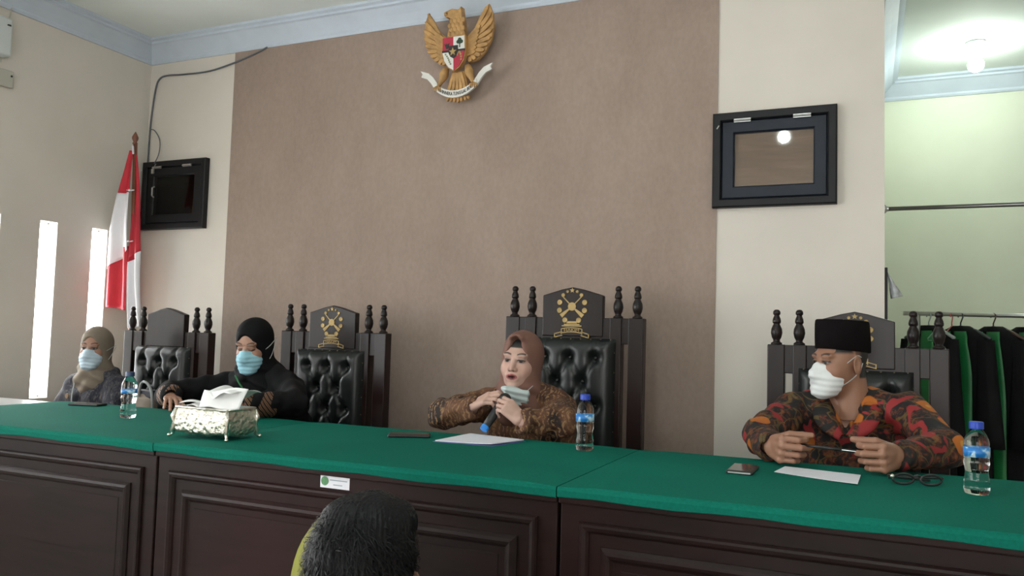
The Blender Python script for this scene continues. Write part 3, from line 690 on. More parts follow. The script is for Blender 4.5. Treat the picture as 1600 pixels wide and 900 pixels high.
# loose coloured hangers
for x, c, nm in ((0.335, (0.10, 0.22, 0.14, 1), 'green'), (0.39, (0.45, 0.10, 0.10, 1), 'red')):
    o = thing('clothes_hanger', 'empty %s wire hanger on the rack left of the robes' % nm, 'hanger', (x, RY, 1.58), 'empty hangers', rz=1.2)
    m = mat('hanger_wire_'+nm, c, 0.4, var=0)
    MB().tube([(0.016*math.cos(a), 0, 0.016*math.sin(a)) for a in [math.radians(200-i*26) for i in range(10)]]+[(0.0, 0, -0.035), (0, 0, -0.05)], 0.003, 6).build('hook', m, o, smooth=True)
    MB().tube([(0, 0, -0.05), (-0.18, 0, -0.12), (-0.17, 0, -0.13), (0.17, 0, -0.13), (0.18, 0, -0.12), (0, 0, -0.05)], 0.003, 6).build('shoulder_wire', m, o)
# folded cloth hanging at the wall edge
t = thing('hanging_cloth', 'grey-white cloth on a dark strap at the end of the wall', 'cloth', (XE, 3.83, 1.62), world=True)
MB().box(XE, XE+0.012, 3.82, 3.845, 1.36, 1.755).build('dark_strap', M['blackframe'], t, bevel=0.002)
MB().sheet(6, 10, lambda u, v: (XE+0.012+0.014*v+(0.042*v+0.004)*u, 3.83+0.012*math.sin(u*6+v*2)-0.03*u*0.3, 1.735-0.115*v-0.012*u*(1-v)+0.012*u*v)).build('cloth_flap', mat('grey_white_cloth', (0.45, 0.47, 0.48, 1), 0.8, var=0.25, vscale=60), t, smooth=True, solid=0.004)

# ================================================================== ON THE DESK
M['label'] = None
def label_mat():
    t = NT('bottle_label'); t.set(Roughness=0.35)
    n = t.noise(38, 2, 0.5, t.coord((1, 1, 0.6)), 0.8)
    t.color(t.ramp(n, [(0.47, (0.02, 0.17, 0.50, 1)), (0.53, (0.05, 0.28, 0.62, 1)), (0.60, (0.55, 0.72, 0.85, 1))])); return t.m
M['label'] = label_mat()
M['capdull'] = mat('dull_blue_cap', (0.03, 0.055, 0.13, 1), 0.35, var=0.0)
def bottle(x, y, label, blue=True):
    o = thing('water_bottle', label, 'bottle', (x, y, TT), 'plastic water bottles on the bench')
    R = 0.0295
    pr = [(0.012, 0.004), (0.022, 0.0), (0.027, 0.002), (R, 0.010), (R, 0.018), (R*0.95, 0.024), (R, 0.030), (R*0.96, 0.040), (R*0.90, 0.050), (R*0.88, 0.058), (R*0.92, 0.066), (R*0.99, 0.074), (R, 0.080), (R*0.955, 0.086), (R*0.985, 0.092), (R*0.985, 0.118), (R*0.97, 0.121), (R*0.98, 0.126), (R*0.93, 0.136), (R*0.78, 0.147), (R*0.58, 0.156), (0.0135, 0.161), (0.0125, 0.166), (0.0125, 0.172), (0.004, 0.1725)]
    b = MB().lathe(pr, n=28).build('bottle_body', M['water'], o, smooth=True)
    cp = MB()
    cp.lathe([(0.0165, 0.162), (0.0168, 0.164), (0.0168, 0.177), (0.0155, 0.180), (0.001, 0.1805)], n=26).build('cap', M['capblue'] if blue else M['capdull'], o, smooth=False)
    rr = R*1.0
    if blue:
        MB().lathe([(rr, 0.093), (rr, 0.117), (rr+0.0006, 0.117), (rr+0.0006, 0.093), (rr, 0.093)], n=28).build('wrap_label', M['label'], o, smooth=True)
    else:
        MB().lathe([(rr, 0.096), (rr, 0.112), (rr+0.0006, 0.112), (rr+0.0006, 0.096), (rr, 0.096)], n=28).build('wrap_label', M['label'], o, smooth=True)
    return o
bottle(0.248, 2.345, 'water bottle with blue cap at the right end of the bench')
bottle(-0.843, 2.51, 'water bottle with blue cap beside the woman holding the microphone')
bottle(-2.665, 2.31, 'water bottle left of the silver tissue box', False)

# silver tissue box
M['silver'] = None
def silver():
    t = NT('embossed_silver'); t.color((0.62, 0.60, 0.50, 1)); t.set(Metallic=0.95, Roughness=0.28)
    v = t.vor(70, 'SMOOTH_F1'); n = t.noise(45, 4, 0.6, None, 1.5)
    t.bump(t.math('ADD', v, n), 0.9, 0.006); return t.m
M['silver'] = silver()
M['silverplain'] = mat('polished_silver', (0.68, 0.66, 0.58, 1), 0.18, 0.95, var=0.05)
def tissue_box():
    x0, x1, y0, y1 = -2.097, -1.880, 2.012, 2.135; z0, z1 = TT+0.018, TT+0.098
    o = thing('tissue_box', 'ornate silver tissue box on claw feet with white tissues', 'tissue box', ((x0+x1)/2, (y0+y1)/2, TT), world=True)
    def wall(ax, a0, a1, fixed, sgn):
        N = 26; V = []; F = []
        for i in range(N+1):
            t = i/N; a = a0+(a1-a0)*t
            sag = -0.010*math.sin(math.pi*t)**0.6*(0.75+0.25*math.cos(6*math.pi*t))
            for j in range(9):
                s = j/8; z = (z0+0.004+sag)*(1-s)+z1*s; bulge = 0.005*math.sin(math.pi*s)+0.006*(1-s)
                d = fixed+sgn*bulge
                V.append((a, d, z) if ax == 'x' else (d, a, z))
        for i in range(N):
            for j in range(8): F.append((i*9+j, (i+1)*9+j, (i+1)*9+j+1, i*9+j+1))
        return V, F
    for ax, a0, a1, fx, sg in (('x', x0, x1, y0, -1), ('x', x0, x1, y1, 1), ('y', y0, y1, x0, -1), ('y', y0, y1, x1, 1)):
        V, F = wall(ax, a0, a1, fx, sg); MB().add(V, F).build('embossed_side', M['silver'], o, smooth=True, solid=0.003)
    MB().frame(0, 1, 0, 1, 0, [(0, 0)])
    rim = MB()
    rim.tube([(x0-0.003, y0-0.003, z1), (x1+0.003, y0-0.003, z1)], 0.004).tube([(x1+0.003, y0-0.003, z1), (x1+0.003, y1+0.003, z1)], 0.004).tube([(x0-0.003, y1+0.003, z1), (x1+0.003, y1+0.003, z1)], 0.004).tube([(x0-0.003, y0-0.003, z1), (x0-0.003, y1+0.003, z1)], 0.004)
    rim.build('rim', M['silverplain'], o, smooth=True)
    lid = MB(); iw = 0.03
    lid.box(x0, x1, y0, y0+iw, z1-0.001, z1+0.003).box(x0, x1, y1-iw, y1, z1-0.001, z1+0.003).box(x0, x0+0.04, y0+iw, y1-iw, z1-0.001, z1+0.003).box(x1-0.04, x1, y0+iw, y1-iw, z1-0.001, z1+0.003)
    lid.build('lid', M['silverplain'], o)
    for x, sx in ((x0, -1), (x1, 1)):
        for y, sy in ((y0, -1), (y1, 1)):
            ft = MB()
            ft.tube([(x+sx*0.002, y+sy*0.002, z1-0.004), (x+sx*0.008, y+sy*0.008, z1-0.03), (x+sx*0.004, y+sy*0.004, z0+0.03), (x+sx*0.008, y+sy*0.008, z0+0.006), (x+sx*0.006, y+sy*0.006, TT+0.01), (x+sx*0.013, y+sy*0.013, TT+0.004)], [0.005, 0.009, 0.006, 0.009, 0.005, 0.004], 10)
            ft.ball((x+sx*0.015, y+sy*0.015, TT+0.006), 0.006, 8)
            ft.build('claw_foot', M['silverplain'], o, smooth=True)
    MB().box(x0+0.003, x1-0.003, y0+0.003, y1-0.003, z0+0.002, z0+0.006).build('bottom_plate', M['silverplain'], o)
    # tissues
    tm = mat('tissue_paper', (0.80, 0.80, 0.80, 1), 0.9, var=0.02)
    def tis(u, v):
        x = -2.085+0.235*u; h = 0.010+0.052*math.exp(-((u-0.47)/0.09)**2)*(1-0.35*v)+0.052*max(0.0, min(1.0, (u-0.42)*2.2))**0.7
        return (x+0.01*v, y0-0.005+0.13*v+0.018*math.sin(u*5), z1+0.006+h*(0.55+0.45*math.sin(math.pi*(0.15+0.75*v)))+0.006*math.sin(u*9+v*5))
    MB().sheet(30, 14, tis).build('tissue', tm, o, smooth=True, solid=0.0012)
    def tis2(u, v):
        x = -1.992+0.150*u; return (x+0.016*v*u, y0-0.010+0.05*u*0.4+0.02*v, z1+0.004+0.056*v+0.012*u*v+0.004*math.sin(u*7+v*3))
    MB().sheet(14, 10, tis2).build('tissue', tm, o, smooth=True, solid=0.0012)
    def tis3(u, v):
        return (-2.075+0.10*u+0.02*v, y0+0.02+0.06*v, z1+0.004+0.028*v*(0.6+0.4*u)+0.004*math.sin(u*8))
    MB().sheet(10, 8, tis3).build('tissue', tm, o, smooth=True, solid=0.0012)
tissue_box()

# papers, phones, glasses
def quad_sheet(name, P, m, label, cat, lift=0.0, solid=0.0012, z=TT+0.0016):
    def fn(u, v):
        a = [P[0][k]*(1-u)+P[1][k]*u for k in (0, 1)]; b = [P[3][k]*(1-u)+P[2][k]*u for k in (0, 1)]
        return (a[0]*(1-v)+b[0]*v, a[1]*(1-v)+b[1]*v, z+lift*(u**3*(1-v)+0.4*v*v*u))
    o = MB().sheet(10, 10, fn).build(name, m, solid=solid); tag(o, label, cat); return o
quad_sheet('document_folder', [(-1.342, 2.397), (-1.124, 2.408), (-1.083, 2.59), (-1.33, 2.645)], mat('blue_document_cover', (0.10, 0.13, 0.38, 1), 0.5), 'dark blue document cover under the sheets below the microphone', 'folder', z=TT+0.0012)
quad_sheet('paper_sheet', [(-1.336, 2.404), (-1.130, 2.416), (-1.090, 2.59), (-1.327, 2.648)], M['paper'], 'white paper sheets lying below the microphone', 'paper', 0.004, z=TT+0.004, solid=0.003)
quad_sheet('paper_sheet', [(-0.243, 2.400), (-0.026, 2.300), (-0.020, 2.475), (-0.225, 2.525)], M['paper'], 'white paper sheet under the hands of the man in the black cap', 'paper', 0.003)
def phone(x, y, rz, label, scr):
    o = thing('smartphone', label, 'phone', (x, y, TT), rz=rz)
    MB().box(-0.036, 0.036, -0.073, 0.073, 0.0005, 0.010).build('case', M['black'], o, bevel=0.004, seg=3)
    MB().box(-0.032, 0.032, -0.068, 0.068, 0.0098, 0.0106).build('screen', scr, o)
    MB().box(-0.030, 0.030, -0.0738, -0.0722, 0.003, 0.007).build('metal_edge', M['steel'], o)
    return o
phone(-0.325, 2.372, 0.0, 'black smartphone with silver edge beside the man in the black cap', mat('grey_screen', (0.05, 0.05, 0.05, 1), 0.12, var=0))
phone(-1.475, 2.468, math.radians(-62), 'black smartphone left of the papers below the microphone', mat('dark_screen', (0.012, 0.012, 0.012, 1), 0.15, var=0))
o = phone(-3.20, 2.555, math.radians(-75), 'black slab standing in for the shadow gap at the back edge behind the leftmost bottle', mat('shadow_gap_black', (0.010, 0.010, 0.010, 1), 0.2, var=0))  # phone-shaped slab added in place of a dark shadow gap
g = thing('eyeglasses', 'folded black eyeglasses on the desk between the cap man and the right bottle', 'glasses', (0.108, 2.425, TT), rz=0.25)
for sx in (-1, 1):
    ring = [(sx*0.034+0.027*math.cos(a), -0.035+0.004*math.cos(a), 0.016+0.013*math.sin(a)) for a in [2*math.pi*i/20 for i in range(21)]]
    r = MB().tube(ring, 0.0032, 8, cap=False).build('rim', M['black'], g, smooth=True)
    MB().lathe([(0.0001, 0), (0.025, 0), (0.025, 0.001), (0.0001, 0.001)], (0, 0, 0), 20, 'y').build('lens', M['pane'], r).data.transform(Matrix.Translation((sx*0.034, -0.035, 0.016)) @ Matrix.Diagonal((1, 1, 0.5, 1)))
    MB().tube(smoothp([(sx*0.062, -0.033, 0.022), (sx*0.066, -0.015, 0.020), (sx*0.050, 0.012+0.01*sx, 0.014), (0, 0.028+0.012*sx, 0.010), (-sx*0.05, 0.035+0.010*sx, 0.006)]), 0.0035, 8).build('temple', M['black'], g, smooth=True)
MB().tube([(-0.008, -0.035, 0.024), (0, -0.037, 0.027), (0.008, -0.035, 0.024)], 0.003).build('bridge', M['black'], g)
MB().ball((-0.062, -0.037, 0.022), 0.006, 8).build('hinge', M['silverplain'], g, smooth=True)

# handbag on the empty chair
b = thing('handbag', 'beige handbag with dark top and pale loop handle on the empty judge chair', 'handbag', (-3.45, 3.07, ZD+0.45), world=True)
bz = ZD+0.45
rings = []
for k in range(9):
    t_ = k/8; z = bz+0.002+0.315*t_; w = 0.115-0.02*t_; d = 0.06-0.035*t_
    rings.append([(-3.45+w*(abs(math.cos(a))**0.6)*(1 if math.cos(a) > 0 else -1), 3.07+d*(abs(math.sin(a))**0.6)*(1 if math.sin(a) > 0 else -1), z) for a in [2*math.pi*i/24 for i in range(24)]])
MB().loft(rings).build('bag_body', mat('beige_leather', (0.20, 0.155, 0.115, 1), 0.5, var=0.15), b, smooth=True)
MB().box(-3.55, -3.35, 3.045, 3.095, bz+0.29, bz+0.335).build('zip_top', mat('dark_trim', (0.02, 0.025, 0.04, 1), 0.35), b, bevel=0.01)
MB().tube(smoothp([(-3.44, 3.04, bz+0.30), (-3.42, 3.035, bz+0.365), (-3.38, 3.03, bz+0.375), (-3.34, 3.03, bz+0.33), (-3.325, 3.03, bz+0.22), (-3.33, 3.035, bz+0.12)]), 0.007, 8).build('loop_handle', mat('pale_strap', (0.24, 0.25, 0.25, 1), 0.4), b, smooth=True)

# ================================================================== PEOPLE: smooth solid modelling on a grid
def smin(a, b, k):
    if k <= 0: return np.minimum(a, b)
    h = np.maximum(k-np.abs(a-b), 0)/k; return np.minimum(a, b)-h*h*k*0.25
class Vol:
    def __init__(s, lo, hi, h):
        s.lo = np.array(lo, np.float32); s.h = h; s.n = np.ceil((np.array(hi)-np.array(lo))/h).astype(int)+1
        s.ax = [s.lo[i]+h*np.arange(s.n[i], dtype=np.float32) for i in range(3)]
        s.F = np.full(s.n, 1.0, np.float32)
    def sl(s, lo, hi):
        out = []
        for i in range(3):
            a = int(max(0, math.floor((lo[i]-s.lo[i])/s.h))); b = int(min(s.n[i], math.ceil((hi[i]-s.lo[i])/s.h)+1))
            if b <= a: return None
            out.append(slice(a, b))
        return tuple(out)
    def xyz(s, sl):
        return s.ax[0][sl[0]][:, None, None], s.ax[1][sl[1]][None, :, None], s.ax[2][sl[2]][None, None, :]
    def op(s, lo, hi, fn, k, sub):
        m = k+3*s.h; sl = s.sl([v-m for v in lo], [v+m for v in hi])
        if sl is None: return s
        d = fn(*s.xyz(sl)).astype(np.float32)
        s.F[sl] = -smin(-s.F[sl], d, k) if sub else smin(s.F[sl], d, k)
        return s
    def ell(s, c, r, k=0.01, sub=False, R=None):
        r = np.array(r, float); mr = max(r) if R is not None else None
        lo = [c[i]-(mr or r[i]) for i in range(3)]; hi = [c[i]+(mr or r[i]) for i in range(3)]
        def fn(x, y, z):
            X, Y, Z = x-c[0], y-c[1], z-c[2]
            if R is not None: X, Y, Z = [R[j][0]*X+R[j][1]*Y+R[j][2]*Z for j in range(3)]
            k0 = np.sqrt((X/r[0])**2+(Y/r[1])**2+(Z/r[2])**2); k1 = np.sqrt((X/r[0]**2)**2+(Y/r[1]**2)**2+(Z/r[2]**2)**2)
            return k0*(k0-1)/np.maximum(k1, 1e-6)
        return s.op(lo, hi, fn, k, sub)
    def cap(s, a, b, r1, r2=None, k=0.01, sub=False):
        r2 = r1 if r2 is None else r2; a = np.array(a, float); b = np.array(b, float); m = max(r1, r2); ab = b-a; L = max(ab@ab, 1e-9)
        def fn(x, y, z):
            t = np.clip(((x-a[0])*ab[0]+(y-a[1])*ab[1]+(z-a[2])*ab[2])/L, 0, 1)
            return np.sqrt((x-a[0]-t*ab[0])**2+(y-a[1]-t*ab[1])**2+(z-a[2]-t*ab[2])**2)-(r1+(r2-r1)*t)
        return s.op(np.minimum(a, b)-m, np.maximum(a, b)+m, fn, k, sub)
    def rbox(s, c, hs, rd, k=0.005, sub=False, R=None):
        m = float(np.linalg.norm(hs)) if R is not None else None
        lo = [c[i]-(m or hs[i]) for i in range(3)]; hi = [c[i]+(m or hs[i]) for i in range(3)]
        def fn(x, y, z):
            X, Y, Z = x-c[0], y-c[1], z-c[2]
            if R is not None: X, Y, Z = [R[j][0]*X+R[j][1]*Y+R[j][2]*Z for j in range(3)]
            q = [np.abs(P)-hs[i]+rd for i, P in enumerate((X, Y, Z))]
            return np.sqrt(sum(np.maximum(v, 0)**2 for v in q))+np.minimum(np.maximum(np.maximum(q[0], q[1]), q[2]), 0)-rd
        return s.op(lo, hi, fn, k, sub)
    def field(s, fn): s.F += fn(s.ax[0][:, None, None], s.ax[1][None, :, None], s.ax[2][None, None, :]).astype(np.float32); return s
    def cut(s, fn):                     # keep where fn<0
        s.F = np.maximum(s.F, fn(s.ax[0][:, None, None], s.ax[1][None, :, None], s.ax[2][None, None, :]).astype(np.float32)); return s
    def mesh(s):
        F = s.F; F[0], F[-1] = 1, 1; F[:, 0], F[:, -1] = 1, 1; F[:, :, 0], F[:, :, -1] = 1, 1
        I = F < 0; n = F.shape
        c = np.zeros([k-1 for k in n], np.int8)
        for dx in (0, 1):
            for dy in (0, 1):
                for dz in (0, 1): c += I[dx:n[0]-1+dx, dy:n[1]-1+dy, dz:n[2]-1+dz]
        act = (c > 0) & (c < 8); idx = np.argwhere(act); vid = np.full(act.shape, -1, np.int32); vid[act] = np.arange(len(idx))
        off = np.array([(a, b, d) for a in (0, 1) for b in (0, 1) for d in (0, 1)])
        val = np.stack([F[idx[:, 0]+o[0], idx[:, 1]+o[1], idx[:, 2]+o[2]] for o in off], 1)
        P = np.zeros((len(idx), 3)); W = np.zeros(len(idx))
        for i in range(8):
            for j in range(i+1, 8):
                if np.abs(off[i]-off[j]).sum() != 1: continue
                a, b = val[:, i], val[:, j]; m = (a < 0) != (b < 0); t = np.where(m, a/np.where(m, a-b, 1), 0)
                P += np.where(m[:, None], off[i]+(off[j]-off[i])*t[:, None], 0); W += m
        V = s.lo+(idx+P/np.maximum(W, 1)[:, None])*s.h
        Q = []
        for ax in range(3):
            o = [0, 0, 0]; o[ax] = 1
            A = I[tuple(slice(0, n[k]-o[k]) for k in range(3))]; B = I[tuple(slice(o[k], n[k]) for k in range(3))]
            e = np.argwhere(A != B); ins = A[tuple(e.T)]
            b, d = (ax+1) % 3, (ax+2) % 3
            ob = np.zeros(3, int); od = np.zeros(3, int); ob[b] = 1; od[d] = 1
            q = np.stack([vid[tuple((e-ob-od).T)], vid[tuple((e-od).T)], vid[tuple(e.T)], vid[tuple((e-ob).T)]], 1)
            q[~ins] = q[~ins][:, ::-1]; Q.append(q)
        return V, np.concatenate(Q)
def rotz(a): c, s = math.cos(a), math.sin(a); return np.array([[c, -s, 0], [s, c, 0], [0, 0, 1]])
def rotx(a): c, s = math.cos(a), math.sin(a); return np.array([[1, 0, 0], [0, c, -s], [0, s, c]])
def roty(a): c, s = math.cos(a), math.sin(a); return np.array([[c, 0, s], [0, 1, 0], [-s, 0, c]])
def solid(name, VF, m, parent, T=None):
    V, F = VF
    if T is not None: V = V @ T[0].T + T[1]
    return mkobj(name, np.asarray(V), np.asarray(F), m, parent, smooth=True)

# ------------------------------------------------------------------ skin, hair, cloth materials
def attr_mat(name, rough=0.5, sss=0.0, bump=0.0):
    t = NT(name); a = t.node('ShaderNodeAttribute'); a.attribute_name = 'tint'; t.color(a.outputs['Color']); t.set(Roughness=rough)
    if sss: t.b.inputs['Subsurface Weight'].default_value = sss; t.b.inputs['Subsurface Radius'].default_value = (0.006, 0.003, 0.002); t.b.inputs['Subsurface Scale'].default_value = 1.0
    return t.m
M['skin'] = attr_mat('skin', 0.48)
def tint(o, cols):
    a = o.data.attributes.new('tint', 'FLOAT_COLOR', 'POINT'); a.data.foreach_set('color', np.concatenate([cols, np.ones((len(cols), 1))], 1).astype(np.float32).ravel())
def batik_brown():
    t = NT('brown_batik'); t.set(Roughness=0.8); co = t.coord()
    v = t.vor(15, 'F1', co, 'Distance'); n = t.noise(26, 3, 0.6, co, 3.0); w = t.node('ShaderNodeTexWave', Scale=16.0, Distortion=14.0, Detail=2.0); t.l.new(co, w.inputs[0])
    big = t.noise(7, 2, 0.5, co, 1.0)
    base = t.ramp(big, [(0.40, (0.016, 0.008, 0.006, 1)), (0.50, (0.075, 0.028, 0.014, 1)), (0.62, (0.13, 0.055, 0.025, 1))])
    line = t.ramp(w.outputs['Fac'], [(0.55, BW(0)), (0.78, BW(1))])
    mask = t.ramp(n, [(0.44, BW(0)), (0.54, BW(1))])
    f = t.math('MULTIPLY', line, mask)
    c = t.mix(f, base, (0.25, 0.14, 0.065, 1))
    dots = t.ramp(t.vor(55, 'F1', co), [(0.18, BW(1)), (0.30, BW(0))])
    c = t.mix(t.math('MULTIPLY', dots, 0.45), c, (0.20, 0.10, 0.045, 1))
    t.color(c); t.bump(t.noise(30, 3), 0.15, 0.004); return t.m
def batik_flower():
    t = NT('black_floral_batik'); t.set(Roughness=0.75); co = t.coord()
    n1 = t.noise(9, 2, 0.5, co, 1.5); n2 = t.noise(6.5, 2, 0.5, t.coord((1.2, 1, 0.9)), 2.0); n3 = t.noise(42, 3, 0.6, co, 1.0)
    base = t.ramp(n3, [(0.46, (0.008, 0.005, 0.005, 1)), (0.55, (0.075, 0.018, 0.008, 1)), (0.64, (0.17, 0.048, 0.013, 1))])
    plain = t.ramp(n1, [(0.43, BW(1)), (0.48, BW(0))])
    c = t.mix(plain, base, (0.007, 0.006, 0.007, 1))
    # olive scrolls: thin iso-bands of a smooth noise
    band = t.ramp(n2, [(0.485, BW(0)), (0.50, BW(1)), (0.525, BW(1)), (0.54, BW(0))])
    c = t.mix(t.math('MULTIPLY', band, 0.5), c, (0.17, 0.105, 0.022, 1))
    # red petals
    rn = t.noise(11, 1, 0.4, t.coord((1, 1, 1.0)), 1.2); red = t.ramp(rn, [(0.60, BW(0)), (0.62, BW(1))]); c = t.mix(red, c, (0.26, 0.018, 0.020, 1))
    # orange blossoms with a yellow heart
    d = t.vor(8.5, 'F1', co); pn = t.math('ADD', d, t.math('MULTIPLY', t.noise(30, 1, 0.5, co), 0.14))
    blossom = t.ramp(pn, [(0.345, BW(1)), (0.37, BW(0))]); c = t.mix(blossom, c, (0.42, 0.120, 0.014, 1))
    heart = t.ramp(pn, [(0.19, BW(1)), (0.22, BW(0))]); c = t.mix(heart, c, (0.50, 0.24, 0.04, 1))
    t.color(c); t.bump(t.noise(25, 3), 0.15, 0.004); return t.m
def stripe_cuff():
    t = NT('striped_batik_cuff'); t.set(Roughness=0.8)
    w = t.node('ShaderNodeTexWave', Scale=26.0, Distortion=2.5, Detail=1.0); t.l.new(t.coord((1, 1, 1)), w.inputs[0]); w.bands_direction = 'DIAGONAL'
    t.color(t.ramp(w.outputs['Fac'], [(0.52, (0.012, 0.007, 0.006, 1)), (0.60, (0.42, 0.19, 0.09, 1)), (0.82, (0.45, 0.22, 0.11, 1)), (0.9, (0.012, 0.007, 0.006, 1))])); return t.m
def slate_print():
    t = NT('slate_printed_cloth'); t.set(Roughness=0.8)
    n = t.noise(34, 3, 0.6, t.coord((2.2, 2.2, 0.5)), 1.0)
    t.color(t.ramp(n, [(0.44, (0.012, 0.013, 0.024, 1)), (0.55, (0.035, 0.035, 0.048, 1)), (0.68, (0.12, 0.10, 0.095, 1))])); return t.m
M['batik_brown'] = batik_brown(); M['batik_flower'] = batik_flower(); M['cuff'] = stripe_cuff(); M['slate'] = slate_print()
M['blackcloth'] = mat('black_cloth', (0.008, 0.008, 0.009, 1), 0.85, var=0.15, vscale=15, bump=0.1, bscale=60, Specular_IOR_Level=0.15)
M['hijab_black'] = mat('black_hijab_cloth', (0.006, 0.006, 0.007, 1), 0.8, var=0.15, vscale=10, Specular_IOR_Level=0.15)
M['hijab_brown'] = mat('rose_brown_hijab_cloth', (0.185, 0.088, 0.066, 1), 0.75, var=0.12, vscale=12, bump=0.08, bscale=50)
M['hijab_grey'] = mat('taupe_hijab_cloth', (0.205, 0.165, 0.125, 1), 0.8, var=0.12, vscale=14, bump=0.1, bscale=50)
M['mask_blue'] = mat('pale_blue_mask', (0.50, 0.62, 0.72, 1), 0.8, var=0.05, vscale=20)
M['mask_teal'] = mat('blue_surgical_mask', (0.30, 0.56, 0.66, 1), 0.8, var=0.06, vscale=20)
M['mask_white'] = mat('white_mask', (0.70, 0.72, 0.72, 1), 0.8, var=0.04, vscale=20)
M['mask_mint'] = mat('pale_mint_mask', (0.52, 0.60, 0.60, 1), 0.8, var=0.05, vscale=20)
M['strap'] = mat('mask_ear_loop', (0.45, 0.46, 0.46, 1), 0.7, var=0)
M['velvet'] = mat('black_velvet', (0.006, 0.0045, 0.005, 1), 0.9, var=0.2, vscale=30, Specular_IOR_Level=0.1)
M['trouser'] = mat('dark_trouser_cloth', (0.012, 0.012, 0.014, 1), 0.85)

# ------------------------------------------------------------------ head
def head_vol(mouth_open=0.0, ears=True, fat=1.0):
    g = Vol((-0.11, -0.14, -0.21), (0.11, 0.13, 0.14), 0.0026)
    g.ell((0, 0.015, 0.035), (0.074, 0.092, 0.086), 0.01)
    g.ell((0, -0.028, -0.028), (0.063*fat, 0.062, 0.082), 0.03)
    g.ell((0, -0.048, -0.080), (0.042*fat, 0.040, 0.036), 0.03)
    for s in (-1, 1):
        g.ell((s*0.037*fat, -0.056, -0.032), (0.025, 0.026, 0.028), 0.02)
        g.ell((s*0.028, -0.073, 0.026), (0.026, 0.014, 0.010), 0.015)
        if ears: g.ell((s*0.080, 0.014, -0.008), (0.009, 0.022, 0.035), 0.008, R=rotz(-s*0.35)); g.ell((s*0.090, 0.006, -0.004), (0.006, 0.011, 0.020), 0.005, True)
    g.cap((0, 0.035, -0.05), (0, 0.050, -0.21), 0.055*fat, 0.060*fat, 0.025)
    for s in (-1, 1): g.ell((s*0.031, -0.098, 0.003), (0.019, 0.016, 0.011), 0.012, True)
    for s in (-1, 1): g.ell((s*0.031, -0.0745, 0.002), (0.0135, 0.012, 0.0105), 0.002)
    for s in (-1, 1): g.cap((s*0.018, -0.087, 0.0085), (s*0.044, -0.079, 0.008), 0.0032, 0.0028, 0.004)
    g.cap((0, -0.084, 0.004), (0, -0.104, -0.030), 0.0075, 0.0115, 0.012)
    for s in (-1, 1): g.ell((s*0.013, -0.095, -0.034), (0.0085, 0.0095, 0.0075), 0.006)
    g.ell((0, -0.088, -0.064), (0.028, 0.012, 0.020), 0.015)
    o = mouth_open
    if o > 0: g.ell((0, -0.102, -0.066), (0.017, 0.020, 0.006+o), 0.004, True)
    g.cap((-0.021, -0.089, -0.0605+o*0.5), (0, -0.0985, -0.057+o*0.6), 0.0028, 0.0048, 0.004); g.cap((0.021, -0.089, -0.0605+o*0.5), (0, -0.0985, -0.057+o*0.6), 0.0028, 0.0048, 0.004)
    g.cap((-0.020, -0.088, -0.066-o*0.8), (0, -0.096, -0.070-o), 0.003, 0.0058, 0.004); g.cap((0.020, -0.088, -0.066-o*0.8), (0, -0.096, -0.070-o), 0.003, 0.0058, 0.004)
    g.ell((0, -0.079, -0.100), (0.020, 0.013, 0.013), 0.012)
    return g
